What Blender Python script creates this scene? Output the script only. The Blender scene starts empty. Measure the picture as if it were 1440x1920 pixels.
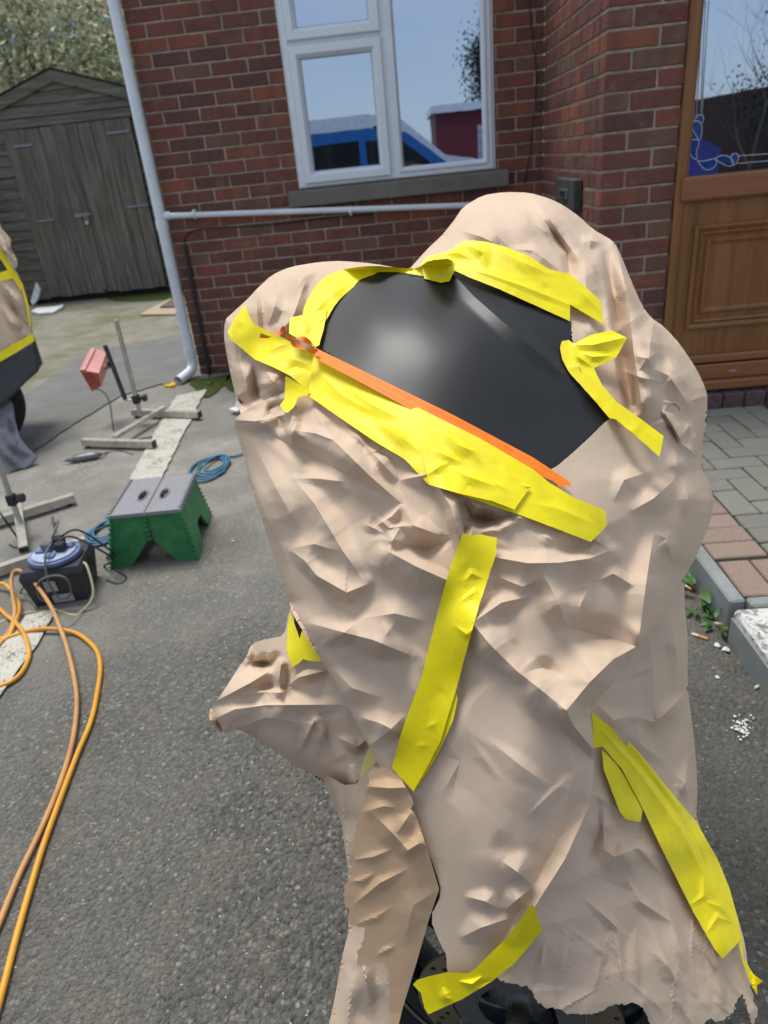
import bpy, bmesh, math, random
import numpy as np
from mathutils import Vector, Matrix
from mathutils.geometry import delaunay_2d_cdt
random.seed(7); rng = np.random.RandomState(11)
scene = bpy.context.scene
COL = scene.collection

# ------------------------------------------------------------------ camera
FPX, PITCH, ROLL, YAW = 1315.0, 0.463, -0.1038, -0.0647
CAM = np.array([-0.893, -4.889, 1.247])
def _basis():
    p, r, y = PITCH, ROLL, YAW
    F = np.array([math.sin(y)*math.cos(p), math.cos(y)*math.cos(p), -math.sin(p)])
    rt = np.array([math.cos(y), -math.sin(y), 0.0]); up = np.cross(rt, F)
    return rt*math.cos(r)+up*math.sin(r), -rt*math.sin(r)+up*math.cos(r), F
RR, UU, FF = _basis()
cam_data = bpy.data.cameras.new('camera'); cam = bpy.data.objects.new('camera', cam_data)
COL.objects.link(cam); scene.camera = cam
cam_data.sensor_width = 36; cam_data.lens = FPX/1920*36
cam_data.clip_start = 0.02; cam_data.clip_end = 500
cam.matrix_world = Matrix(((RR[0], UU[0], -FF[0], CAM[0]), (RR[1], UU[1], -FF[1], CAM[1]), (RR[2], UU[2], -FF[2], CAM[2]), (0, 0, 0, 1)))
cam_data.dof.use_dof = True; cam_data.dof.focus_distance = 0.9; cam_data.dof.aperture_fstop = 7.0
scene.render.resolution_x = 768; scene.render.resolution_y = 1024

# ------------------------------------------------------------------ light
SUN_EL, SUN_AZ = math.radians(74), math.radians(322)     # azimuth clockwise from +Y
world = bpy.data.worlds.new('World'); scene.world = world; world.use_nodes = True
wn = world.node_tree.nodes; wl = world.node_tree.links
for n in list(wn): wn.remove(n)
wo = wn.new('ShaderNodeOutputWorld'); wb = wn.new('ShaderNodeBackground'); ws = wn.new('ShaderNodeTexSky')
ws.sky_type = 'NISHITA'; ws.sun_disc = False; ws.sun_elevation = SUN_EL; ws.sun_rotation = SUN_AZ
ws.air_density = 1.0; ws.dust_density = .6; ws.ozone_density = 2.0
wb.inputs['Strength'].default_value = 0.105
# thin high cloud veiling the blue
wtc = wn.new('ShaderNodeTexCoord'); wmp = wn.new('ShaderNodeMapping'); wmp.inputs['Scale'].default_value = (1.0, 1.0, 4.0)
wnz = wn.new('ShaderNodeTexNoise'); wnz.inputs['Scale'].default_value = 1.7; wnz.inputs['Detail'].default_value = 6; wnz.inputs['Roughness'].default_value = .6
wrp = wn.new('ShaderNodeValToRGB'); wrp.color_ramp.elements[0].position = .3; wrp.color_ramp.elements[0].color = (.45, .45, .45, 1); wrp.color_ramp.elements[1].position = .72; wrp.color_ramp.elements[1].color = (.92, .92, .92, 1)
wmx = wn.new('ShaderNodeMix'); wmx.data_type = 'RGBA'; wmx.inputs[7].default_value = (5.6, 6.0, 6.7, 1)
wl.new(wtc.outputs['Generated'], wmp.inputs[0]); wl.new(wmp.outputs[0], wnz.inputs['Vector']); wl.new(wnz.outputs[0], wrp.inputs[0]); wl.new(wrp.outputs[0], wmx.inputs[0])
wl.new(ws.outputs[0], wmx.inputs[6]); wl.new(wmx.outputs[2], wb.inputs[0]); wl.new(wb.outputs[0], wo.inputs[0])
sd = bpy.data.lights.new('sun', 'SUN'); sun = bpy.data.objects.new('sun', sd); COL.objects.link(sun)
sd.energy = 2.5; sd.angle = math.radians(24); sd.color = (1.0, 0.96, 0.9)
sdir = Vector((math.sin(SUN_AZ)*math.cos(SUN_EL), math.cos(SUN_AZ)*math.cos(SUN_EL), math.sin(SUN_EL)))
sun.rotation_euler = sdir.to_track_quat('Z', 'Y').to_euler()
scene.view_settings.view_transform = 'Standard'; scene.view_settings.look = 'None'
scene.view_settings.exposure = 0.48; scene.view_settings.gamma = 1.0

# ------------------------------------------------------------------ pixel helpers
def rayd(u, v): return FF + RR*((u-720)/FPX) + UU*((960-v)/FPX)
def AT(u, v, w): return CAM + rayd(u, v)*w
def gz(y): 
    t = max(0.0, -0.5-y); return -0.04*min(t, 5.0)
def PZ(u, v, z):
    d = rayd(u, v); return CAM + d*((z-CAM[2])/d[2])
def PY(u, v, y):
    d = rayd(u, v); return CAM + d*((y-CAM[1])/d[1])
def GP(u, v, dz=0.0):
    z = 0.0
    for _ in range(12):
        p = PZ(u, v, z+dz); z = gz(p[1])
    return p
def PX(p):
    d = np.asarray(p, float)-CAM; w = d @ FF
    return 720+FPX*(d @ RR)/w, 960-FPX*(d @ UU)/w, w
def zat(x, y, v):            # height on a vertical line at which it projects to row v
    lo, hi = -1.0, 4.0
    for _ in range(40):
        m = (lo+hi)/2
        if PX((x, y, m))[1] > v: lo = m
        else: hi = m
    return (lo+hi)/2

# ------------------------------------------------------------------ materials
MATS = {}
class NT:
    def __init__(s, name):
        s.m = bpy.data.materials.new(name); s.m.use_nodes = True
        s.n = s.m.node_tree.nodes; s.l = s.m.node_tree.links
        s.b = s.n['Principled BSDF']; s.out = s.n['Material Output']; MATS[name] = s.m
        s.tc = s.n.new('ShaderNodeTexCoord')
    def new(s, t, **k):
        n = s.n.new(t)
        for a, b in k.items(): setattr(n, a, b)
        return n
    def link(s, a, b): s.l.new(a, b)
    def mapping(s, scale=(1, 1, 1), coord='Object', rot=(0, 0, 0)):
        m = s.new('ShaderNodeMapping'); m.inputs['Scale'].default_value = scale; m.inputs['Rotation'].default_value = rot
        s.link(s.tc.outputs[coord], m.inputs[0]); return m.outputs[0]
    def noise(s, scale, detail=4, rough=.5, vec=None, dist=0.0, w=None):
        n = s.new('ShaderNodeTexNoise'); n.inputs['Scale'].default_value = scale
        n.inputs['Detail'].default_value = detail; n.inputs['Roughness'].default_value = rough; n.inputs['Distortion'].default_value = dist
        if w is not None: n.noise_dimensions = '4D'; s.link(w, n.inputs['W'])
        s.link(vec if vec is not None else s.tc.outputs['Object'], n.inputs['Vector']); return n.outputs[0]
    def voro(s, scale, vec=None, feature='F1', out=0, rnd=1.0):
        n = s.new('ShaderNodeTexVoronoi', feature=feature); n.inputs['Scale'].default_value = scale; n.inputs['Randomness'].default_value = rnd
        s.link(vec if vec is not None else s.tc.outputs['Object'], n.inputs['Vector']); return n.outputs[out]
    def ramp(s, fac, stops, interp='LINEAR'):
        r = s.new('ShaderNodeValToRGB'); cr = r.color_ramp; cr.interpolation = interp
        while len(cr.elements) > 1: cr.elements.remove(cr.elements[0])
        cr.elements[0].position = stops[0][0]; cr.elements[0].color = col(stops[0][1])
        for p, c in stops[1:]:
            e = cr.elements.new(p); e.color = col(c)
        s.link(fac, r.inputs[0]); return r.outputs[0]
    def mix(s, fac, a, b, mode='MIX'):
        n = s.new('ShaderNodeMix', data_type='RGBA', blend_type=mode)
        for sock, v in ((n.inputs[0], fac), (n.inputs[6], a), (n.inputs[7], b)):
            if isinstance(v, (int, float)): sock.default_value = v
            elif isinstance(v, tuple): sock.default_value = col(v)
            else: s.link(v, sock)
        return n.outputs[2]
    def math(s, op, a, b=None, clamp=False):
        n = s.new('ShaderNodeMath', operation=op, use_clamp=clamp)
        for i, v in enumerate((a, b)):
            if v is None: continue
            if isinstance(v, (int, float)): n.inputs[i].default_value = v
            else: s.link(v, n.inputs[i])
        return n.outputs[0]
    def bump(s, h, dist=.002, strength=1.0, prev=None):
        n = s.new('ShaderNodeBump'); n.inputs['Strength'].default_value = strength; n.inputs['Distance'].default_value = dist
        s.link(h, n.inputs['Height'])
        if prev is not None: s.link(prev, n.inputs['Normal'])
        s.link(n.outputs[0], s.b.inputs['Normal']); return n.outputs[0]
    def base(s, c, rough=.6, spec=.5, metal=0.0):
        if isinstance(c, tuple): s.b.inputs['Base Color'].default_value = col(c)
        else: s.link(c, s.b.inputs['Base Color'])
        if isinstance(rough, (int, float)): s.b.inputs['Roughness'].default_value = rough
        else: s.link(rough, s.b.inputs['Roughness'])
        s.b.inputs['Specular IOR Level'].default_value = spec; s.b.inputs['Metallic'].default_value = metal
        return s
def col(c):
    return (c[0], c[1], c[2], 1.0) if len(c) == 3 else c
def simple(name, c, rough=.6, spec=.5, metal=0., var=.15, scale=14, bump=.0006, bscale=60):
    t = NT(name); v = t.noise(scale, 5, .6)
    lo = tuple(x*(1-var) for x in c); hi = tuple(min(1, x*(1+var)) for x in c)
    t.base(t.ramp(v, [(.3, lo), (.7, hi)]), rough, spec, metal)
    if bump: t.bump(t.noise(bscale, 3), bump, .6)
    return t.m

def mat_brick():
    t = NT('brick'); oi = t.new('ShaderNodeObjectInfo'); ge = t.new('ShaderNodeNewGeometry')
    r = t.math('FRACT', t.math('ADD', t.math('MULTIPLY', oi.outputs['Random'], 7.31), ge.outputs['Random Per Island']))
    w = t.math('MULTIPLY', r, 60.0)
    c = t.ramp(r, [(0, (.135, .046, .038)), (.2, (.195, .058, .042)), (.36, (.080, .036, .038)), (.5, (.250, .078, .044)), (.64, (.145, .052, .042)), (.78, (.215, .064, .044)), (.88, (.145, .090, .058)), (1, (.060, .036, .040))], 'CONSTANT')
    m = t.mapping((11, 11, 1.2)); band = t.noise(1.0, 2, .5, m, w=w)
    c = t.mix(t.ramp(band, [(.42, (0, 0, 0)), (.58, (1, 1, 1))]), c, t.mix(.55, c, (.075, .045, .040)))
    n1 = t.noise(70, 5, .65, w=w)
    c = t.mix(t.ramp(n1, [(.35, (0, 0, 0)), (.75, (1, 1, 1))]), c, t.mix(.6, c, (.24, .10, .065)))
    grime = t.noise(9, 4, .6, t.tc.outputs['Object'], w=w)
    c = t.mix(t.math('MULTIPLY', t.ramp(grime, [(.55, (0, 0, 0)), (.8, (1, 1, 1))]), .5), c, (.26, .18, .13))
    t.base(c, .82, .35)
    d = t.mapping((50, 50, 160), rot=(0, .5, 0)); b = t.noise(1.0, 3, .6, d, w=w)
    h = t.math('ADD', t.math('MULTIPLY', b, .8), t.math('MULTIPLY', t.noise(160, 4, .7, w=w), .5))
    t.bump(h, .0045, .9)
mat_brick()
def mat_mortar():
    t = NT('mortar'); n = t.noise(22, 6, .7)
    c = t.ramp(n, [(.3, (.24, .19, .145)), (.55, (.38, .32, .25)), (.75, (.48, .42, .34))])
    c = t.mix(t.ramp(t.noise(3, 4, .6), [(.45, (0, 0, 0)), (.7, (1, 1, 1))]), c, t.mix(.5, c, (.16, .12, .09)))
    t.base(c, .95, .2); t.bump(t.noise(220, 4, .7), .0025, .9)
mat_mortar()
def mat_tarmac():
    t = NT('tarmac')
    p = t.new('ShaderNodeNewGeometry').outputs['Position']
    xyz = t.new('ShaderNodeSeparateXYZ'); t.link(p, xyz.inputs[0])
    wv = t.new('ShaderNodeMix', data_type='VECTOR'); wv.inputs[0].default_value = .010
    nz = t.new('ShaderNodeTexNoise'); nz.inputs['Scale'].default_value = 55; t.link(p, nz.inputs['Vector'])
    t.link(p, wv.inputs[4]); t.link(nz.outputs['Color'], wv.inputs[5]); pw = wv.outputs[1]
    v1 = t.voro(100, pw); v1c = t.voro(100, pw, out=1)
    v2 = t.voro(300, pw); big = t.noise(1.1, 5, .6, p); mid = t.noise(6, 5, .6, p); fine = t.noise(240, 3, .7, p)
    sep = t.new('ShaderNodeSeparateColor'); t.link(v1c, sep.inputs[0])
    c = t.ramp(sep.outputs[0], [(0, (.060, .058, .051)), (.5, (.112, .108, .094)), (.85, (.185, .177, .152)), (.97, (.245, .232, .195)), (1.0, (.38, .36, .31))])
    c = t.mix(t.ramp(v1, [(.35, (0, 0, 0)), (.75, (1, 1, 1))]), c, (.115, .110, .094))
    c = t.mix(t.math('MULTIPLY', t.ramp(big, [(.40, (0, 0, 0)), (.60, (1, 1, 1))]), .9), c, t.mix(.6, c, (.19, .183, .155)))
    c = t.mix(t.math('MULTIPLY', t.ramp(mid, [(.5, (0, 0, 0)), (.75, (1, 1, 1))]), .4), c, (.20, .178, .135))
    # dust and worn cement film, thicker towards the house and the shed
    far = t.math('ADD', xyz.outputs[1], t.math('MULTIPLY', big, 1.8))
    dust = t.ramp(t.math('MULTIPLY', t.math('ADD', far, 3.2), .22, True), [(0.05, (0, 0, 0)), (.55, (1, 1, 1))])
    dc = t.ramp(t.noise(3.0, 6, .65, p), [(.3, (.165, .158, .132)), (.55, (.26, .25, .215)), (.72, (.40, .39, .35))])
    c = t.mix(t.math('MULTIPLY', dust, .68), c, dc)
    pass
    # right of the bike the surface is darker and greener
    rt = t.math('MULTIPLY', t.math('ADD', xyz.outputs[0], .75), 2.0, True)
    c = t.mix(t.math('MULTIPLY', rt, .7), c, t.mix(.55, c, (.026, .026, .018)))
    moss = t.math('MULTIPLY', t.ramp(t.noise(2.2, 5, .7, p), [(.52, (0, 0, 0)), (.66, (1, 1, 1))]), t.math('MULTIPLY', t.math('ADD', xyz.outputs[1], .3), .6, True))
    c = t.mix(t.math('MULTIPLY', moss, .5), c, (.085, .095, .035))
    sp = t.voro(26, p); spk = t.ramp(sp, [(.0, (1, 1, 1)), (.055, (0, 0, 0))])
    c = t.mix(t.math('MULTIPLY', spk, t.ramp(t.noise(3.5, 2, .5, p), [(.5, (0, 0, 0)), (.6, (1, 1, 1))])), c, (.45, .44, .41))
    t.base(c, t.ramp(v1, [(0, (.55, .55, .55)), (1, (.9, .9, .9))]), .45)
    h = t.math('ADD', t.math('MULTIPLY', t.math('SUBTRACT', 1.0, v1), 1.0), t.math('ADD', t.math('MULTIPLY', fine, .25), t.math('MULTIPLY', t.math('SUBTRACT', 1.0, v2), .35)))
    # aggregate relief flattens under the dust film
    h = t.math('MULTIPLY', h, t.math('SUBTRACT', 1.0, t.math('MULTIPLY', dust, .75)))
    t.bump(h, .010, 1.0)
mat_tarmac()
def mat_concrete(name, a, b, moss=.0, bump=.002):
    t = NT(name); n = t.noise(5, 6, .65); f = t.noise(90, 4, .7)
    c = t.ramp(n, [(.3, a), (.7, b)]); c = t.mix(t.math('MULTIPLY', f, .35), c, tuple(x*1.5 for x in b))
    if moss: c = t.mix(t.math('MULTIPLY', t.ramp(t.noise(1.6, 5, .65), [(.45, (0, 0, 0)), (.62, (1, 1, 1))]), moss), c, (.10, .105, .035))
    t.base(c, .9, .3); t.bump(t.noise(120, 5, .7), bump, .8); return t.m
mat_concrete('old_concrete', (.13, .12, .09), (.23, .215, .17), .7)
mat_concrete('smooth_tarmac', (.105, .105, .10), (.165, .165, .155), .12, .0012)
mat_concrete('kerb_concrete', (.15, .165, .16), (.26, .28, .275), .2)
mat_concrete('sill_stone', (.105, .10, .09), (.18, .172, .155), .25)
def mat_worn_paint(name, hole, c, thr=.5):
    t = NT(name); h = t.noise(hole, 6, .75)
    base = t.ramp(h, [(thr-.06, (.075, .072, .062)), (thr+.02, c)])
    t.base(base, .8, .3); t.bump(h, .002, .8)
    return t.m
def mat_line():
    t = NT('line_paint'); p = t.new('ShaderNodeNewGeometry').outputs['Position']
    v = t.voro(125, p); n = t.noise(12, 5, .7, p)
    k = t.math('ADD', t.math('MULTIPLY', v, .6), t.math('MULTIPLY', n, .9))
    c = t.ramp(k, [(.72, (.52, .50, .43)), (.90, (.40, .38, .32)), (1.0, (.10, .097, .085))])
    t.base(c, .8, .3); t.bump(t.math('SUBTRACT', 1.0, v), .004, .8)
mat_line()
def mat_white_step():
    t = NT('white_step'); v = t.voro(90); n = t.noise(28, 6, .75, dist=.6)
    c = t.ramp(n, [(.37, (.10, .098, .085)), (.44, (.34, .34, .31)), (.50, (.62, .62, .59))])
    t.base(c, .8, .3); t.bump(n, .008, .9)
mat_white_step()
def mat_paver():
    t = NT('paver'); oi = t.new('ShaderNodeObjectInfo'); r = oi.outputs['Random']; w = t.math('MULTIPLY', r, 50.)
    c = t.ramp(r, [(0, (.165, .163, .142)), (.35, (.20, .195, .17)), (.7, (.150, .150, .132)), (1, (.22, .212, .185))])
    n = t.noise(220, 4, .75, w=w)
    c = t.mix(t.ramp(n, [(.45, (0, 0, 0)), (.75, (1, 1, 1))]), c, (.30, .29, .265))
    c = t.mix(t.math('MULTIPLY', t.noise(12, 4, .6, w=w), .5), c, (.12, .125, .09))
    c = t.mix(t.ramp(t.voro(150), [(.0, (1, 1, 1)), (.09, (0, 0, 0))]), c, (.6, .58, .52))
    t.base(c, .75, .4); t.bump(n, .0025, .9)
    t = NT('paver_pink'); oi = t.new('ShaderNodeObjectInfo'); r = oi.outputs['Random']; w = t.math('MULTIPLY', r, 50.)
    c = t.ramp(r, [(0, (.20, .145, .115)), (.5, (.235, .17, .135)), (1, (.175, .13, .105))])
    n = t.noise(240, 4, .75, w=w)
    c = t.mix(t.ramp(n, [(.45, (0, 0, 0)), (.75, (1, 1, 1))]), c, (.40, .30, .24))
    c = t.mix(t.ramp(t.voro(150), [(.0, (1, 1, 1)), (.10, (0, 0, 0))]), c, (.62, .56, .48))
    t.base(c, .72, .4); t.bump(n, .0025, .9)
mat_paver()
simple('joint_sand', (.048, .052, .030), .95, .1, var=.4, scale=40, bump=.004, bscale=200)
simple('step_brick', (.115, .075, .078), .85, .3, var=.35, scale=30, bump=.003, bscale=120)
simple('upvc', (.72, .78, .84), .22, .5, var=.03, bump=0)
simple('white_pipe', (.66, .71, .76), .3, .5, var=.08, scale=5, bump=0)
simple('sealant', (.60, .63, .65), .6, .3, var=.1)
simple('gasket', (.05, .055, .06), .6, .3)
def mat_glass():
    t = NT('pane_glass'); t.n.remove(t.b)
    g = t.new('ShaderNodeBsdfGlossy'); g.inputs['Roughness'].default_value = .012; g.inputs['Color'].default_value = (.55, .67, .84, 1)
    d = t.new('ShaderNodeBsdfDiffuse'); d.inputs['Color'].default_value = (.018, .022, .028, 1)
    fr = t.new('ShaderNodeFresnel'); fr.inputs['IOR'].default_value = 3.2
    m = t.new('ShaderNodeMixShader'); t.link(t.math('ADD', fr.outputs[0], .42, True), m.inputs[0]); t.link(d.outputs[0], m.inputs[1]); t.link(g.outputs[0], m.inputs[2])
    b = t.new('ShaderNodeBump'); b.inputs['Distance'].default_value = .0006; b.inputs['Strength'].default_value = .25
    t.link(t.noise(4, 2, .5), b.inputs['Height']); t.link(b.outputs[0], g.inputs['Normal']); t.link(m.outputs[0], t.out.inputs[0])
mat_glass()
def mat_wood(name, a, b, c3, vert=True, rough=.45, sc=1.0, spec=.45, bump=.0006):
    t = NT(name); oi = t.new('ShaderNodeObjectInfo'); w = t.math('MULTIPLY', oi.outputs['Random'], 40.)
    s = (28*sc, 28*sc, 1.6*sc) if vert else (1.6*sc, 28*sc, 28*sc)
    m = t.mapping(s); n = t.noise(1., 6, .65, m, dist=.8, w=w)
    m2 = t.mapping(tuple(x*4 for x in s)); n2 = t.noise(1., 4, .6, m2, w=w)
    c = t.ramp(n, [(.3, a), (.5, b), (.7, c3)]); c = t.mix(t.math('MULTIPLY', n2, .5), c, a)
    rv = t.math('ADD', .75, t.math('MULTIPLY', oi.outputs['Random'], .5))
    c = t.mix(1.0, c, t.new('ShaderNodeCombineColor').outputs[0], 'MIX') if False else c
    t.base(c, rough, spec); t.bump(n2, bump, .7); return t
mat_wood('door_wood', (.150, .060, .015), (.240, .105, .030), (.32, .145, .048))
mat_wood('door_wood_flat', (.20, .078, .030), (.265, .108, .044), (.32, .135, .058), False)
t_ = mat_wood('shed_wood_v', (.062, .059, .048), (.145, .138, .115), (.25, .24, .205), True, .9, 1.1, .2, .003)
t_ = mat_wood('shed_wood_h', (.062, .059, .048), (.145, .138, .115), (.25, .24, .205), False, .9, 1.1, .2, .003)
mat_wood('old_board', (.07, .055, .035), (.13, .10, .06), (.18, .14, .09), True, .9)
mat_wood('chipboard', (.28, .22, .15), (.40, .32, .22), (.46, .38, .27), False, .85)

def mat_paper(name, c, dark=.86):
    t = NT(name); t.n
    n = t.noise(7, 4, .55); f = t.noise(520, 3, .7)
    cc = t.ramp(n, [(.3, tuple(x*dark for x in c)), (.7, c)])
    cc = t.mix(t.math('MULTIPLY', f, .25), cc, tuple(min(1, x*1.25) for x in c))
    t.base(cc, .82, .16)
    # fine machine ribs plus soft small creasing
    rib = t.mapping((900, 900, 900), rot=(.3, .4, .6)); wv = t.new('ShaderNodeTexWave'); wv.inputs['Scale'].default_value = .16; wv.inputs['Distortion'].default_value = 1.5
    t.link(rib, wv.inputs[0])
    cr = t.voro(17, feature='DISTANCE_TO_EDGE'); crn = t.ramp(cr, [(0, (0, 0, 0)), (.10, (1, 1, 1))])
    dv = t.new('ShaderNodeMix', data_type='VECTOR'); dv.inputs[0].default_value = .05
    nz = t.new('ShaderNodeTexNoise'); nz.inputs['Scale'].default_value = 9; nz.inputs['Detail'].default_value = 2; t.link(t.tc.outputs['Object'], nz.inputs['Vector'])
    t.link(t.tc.outputs['Object'], dv.inputs[4]); t.link(nz.outputs['Color'], dv.inputs[5]); pv = dv.outputs[1]
    mask = t.ramp(t.noise(5, 3, .6), [(.42, (0, 0, 0)), (.62, (1, 1, 1))])
    cr1 = t.math('MULTIPLY', t.voro(24, pv), t.math('ADD', .25, mask))
    cr2 = t.math('MULTIPLY', t.voro(62, pv), mask)
    prev = t.bump(cr2, .0004, .6)
    prev = t.bump(wv.outputs[0], .00010, .5, prev)
    # light passes a little through the thin sheet
    tr = t.new('ShaderNodeBsdfTranslucent'); t.link(cc, tr.inputs[0]); m = t.new('ShaderNodeMixShader'); m.inputs[0].default_value = .05
    t.link(t.b.outputs[0], m.inputs[1]); t.link(tr.outputs[0], m.inputs[2]); t.link(m.outputs[0], t.out.inputs[0])
mat_paper('paper', (.62, .48, .355)); mat_paper('paper_brown', (.58, .395, .24))
def mat_tape(name, c, c2, rough=.38):
    t = NT(name); n = t.noise(26, 5, .6, dist=1.0)
    cc = t.ramp(n, [(.3, c2), (.6, c)]); t.base(cc, rough+.12, .4)
    p = t.bump(t.voro(15), .0022, .6); t.bump(t.noise(60, 2, .5, dist=.6), .0005, .6, p)
    tr = t.new('ShaderNodeBsdfTranslucent'); t.link(cc, tr.inputs[0]); m = t.new('ShaderNodeMixShader'); m.inputs[0].default_value = .05
    t.link(t.b.outputs[0], m.inputs[1]); t.link(tr.outputs[0], m.inputs[2]); t.link(m.outputs[0], t.out.inputs[0])
mat_tape('tape', (.86, .74, .003), (.76, .63, .003)); mat_tape('tape_olive', (.42, .40, .01), (.36, .34, .01))
mat_tape('orange_tape', (.95, .23, .012), (.88, .19, .01), .45)
mat_tape('pale_tape', (.72, .66, .22), (.66, .60, .18))
def mat_panel():
    t = NT('satin_black'); n = t.noise(3, 3, .5)
    t.base((.011, .012, .0135), t.ramp(n, [(.3, (.38, .38, .38)), (.7, (.46, .46, .46))]), .32)
    t.b.inputs['Coat Weight'].default_value = .08; t.b.inputs['Coat Roughness'].default_value = .22
    t.bump(t.noise(600, 2, .6), .00004, .5)
    d = t.noise(380, 2, .8); 
mat_panel()
simple('matt_dark', (.012, .012, .012), .7, .3)
simple('tyre', (.018, .018, .019), .75, .35, bump=.0015, bscale=120)
simple('rim_blue', (.012, .018, .026), .12, .7, bump=0)
simple('steel', (.42, .40, .36), .35, .5, 1.0, bump=0)
simple('disc_metal', (.34, .29, .24), .42, .5, 1.0, bump=.0003, bscale=300)
simple('cast_grey', (.16, .165, .17), .45, .5, .6)
simple('stainless', (.52, .49, .43), .4, .5, .55, var=.2, scale=30, bump=.0004)
simple('black_plastic', (.018, .019, .021), .45, .5)
simple('lamp_pink', (.78, .36, .32), .5, .4, var=.08)
simple('lamp_red', (.42, .11, .075), .5, .4)
simple('stool_green', (.035, .20, .07), .5, .4, var=.3, scale=22)
simple('stool_top', (.25, .25, .265), .75, .3, var=.18, scale=120, bump=.002, bscale=260)
simple('reel_blue', (.15, .19, .36), .4, .5, var=.25, scale=18)
simple('reel_pale', (.36, .43, .52), .5, .4, var=.25, scale=25)
simple('reel_black', (.03, .034, .040), .55, .45, var=.3, scale=12)
simple('label_grey', (.34, .36, .38), .5, .4)
simple('hose_yellow', (.66, .31, .022), .42, .5, var=.12, scale=9, bump=.0003)
simple('hose_dusty', (.52, .27, .10), .6, .4, var=.2, scale=9, bump=.0003)
simple('hose_blue', (.055, .16, .26), .45, .5, var=.2)
simple('cable_grey', (.11, .115, .105), .6, .4)
simple('cable_black', (.015, .015, .016), .5, .4)
simple('cable_cream', (.42, .40, .24), .5, .4)
simple('conduit', (.018, .022, .030), .45, .5)
simple('galv', (.20, .22, .24), .5, .5, .6)
simple('box_grey', (.055, .057, .055), .7, .3, var=.3)
simple('lead', (.50, .53, .55), .45, .5)
simple('blue_glass', (.012, .055, .22), .12, .6, var=.4, scale=30, bump=0)
simple('dust_cloth', (.13, .135, .155), .9, .2, var=.3, scale=9, bump=.006, bscale=14)
simple('bumper_grey', (.040, .042, .046), .5, .4)
simple('white_plastic', (.66, .67, .68), .5, .4)
simple('cig_paper', (.68, .64, .55), .8, .2); simple('cig_filter', (.62, .27, .09), .8, .2)
simple('yellow_rag', (.72, .45, .04), .8, .2)
simple('leaf_green', (.055, .135, .028), .5, .4, var=.4, scale=20)
simple('olive_leaf', (.44, .46, .29), .6, .3, var=.5, scale=3)
simple('olive_leaf_dark', (.20, .23, .135), .6, .3, var=.5, scale=3)
simple('bark', (.075, .065, .05), .9, .2, var=.4)
simple('hedge_leaf', (.018, .030, .012), .8, .2, var=.5, scale=3)
simple('cream_wall', (.50, .42, .28), .9, .2, var=.12, scale=1.5)
simple('blue_window', (.16, .26, .40), .2, .5)
simple('dark_wood', (.055, .045, .03), .9, .2, var=.4)
simple('van_blue', (.02, .14, .42), .25, .6, bump=0); simple('van_white', (.72, .73, .74), .3, .5, bump=0)
simple('car_violet', (.05, .05, .30), .25, .6, bump=0)
simple('car_glass', (.01, .013, .016), .06, .7, bump=0)
simple('shutter_red', (.16, .018, .025), .6, .4); simple('shutter_grey', (.42, .44, .46), .5, .4)
simple('fence_pale', (.45, .46, .44), .9, .2)
simple('dark_brick', (.07, .035, .03), .9, .2)
simple('paint_white', (.55, .55, .53), .8, .2, var=.3, scale=60)
simple('moss', (.055, .075, .018), .95, .1, var=.5, scale=40, bump=.006, bscale=80)

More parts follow.
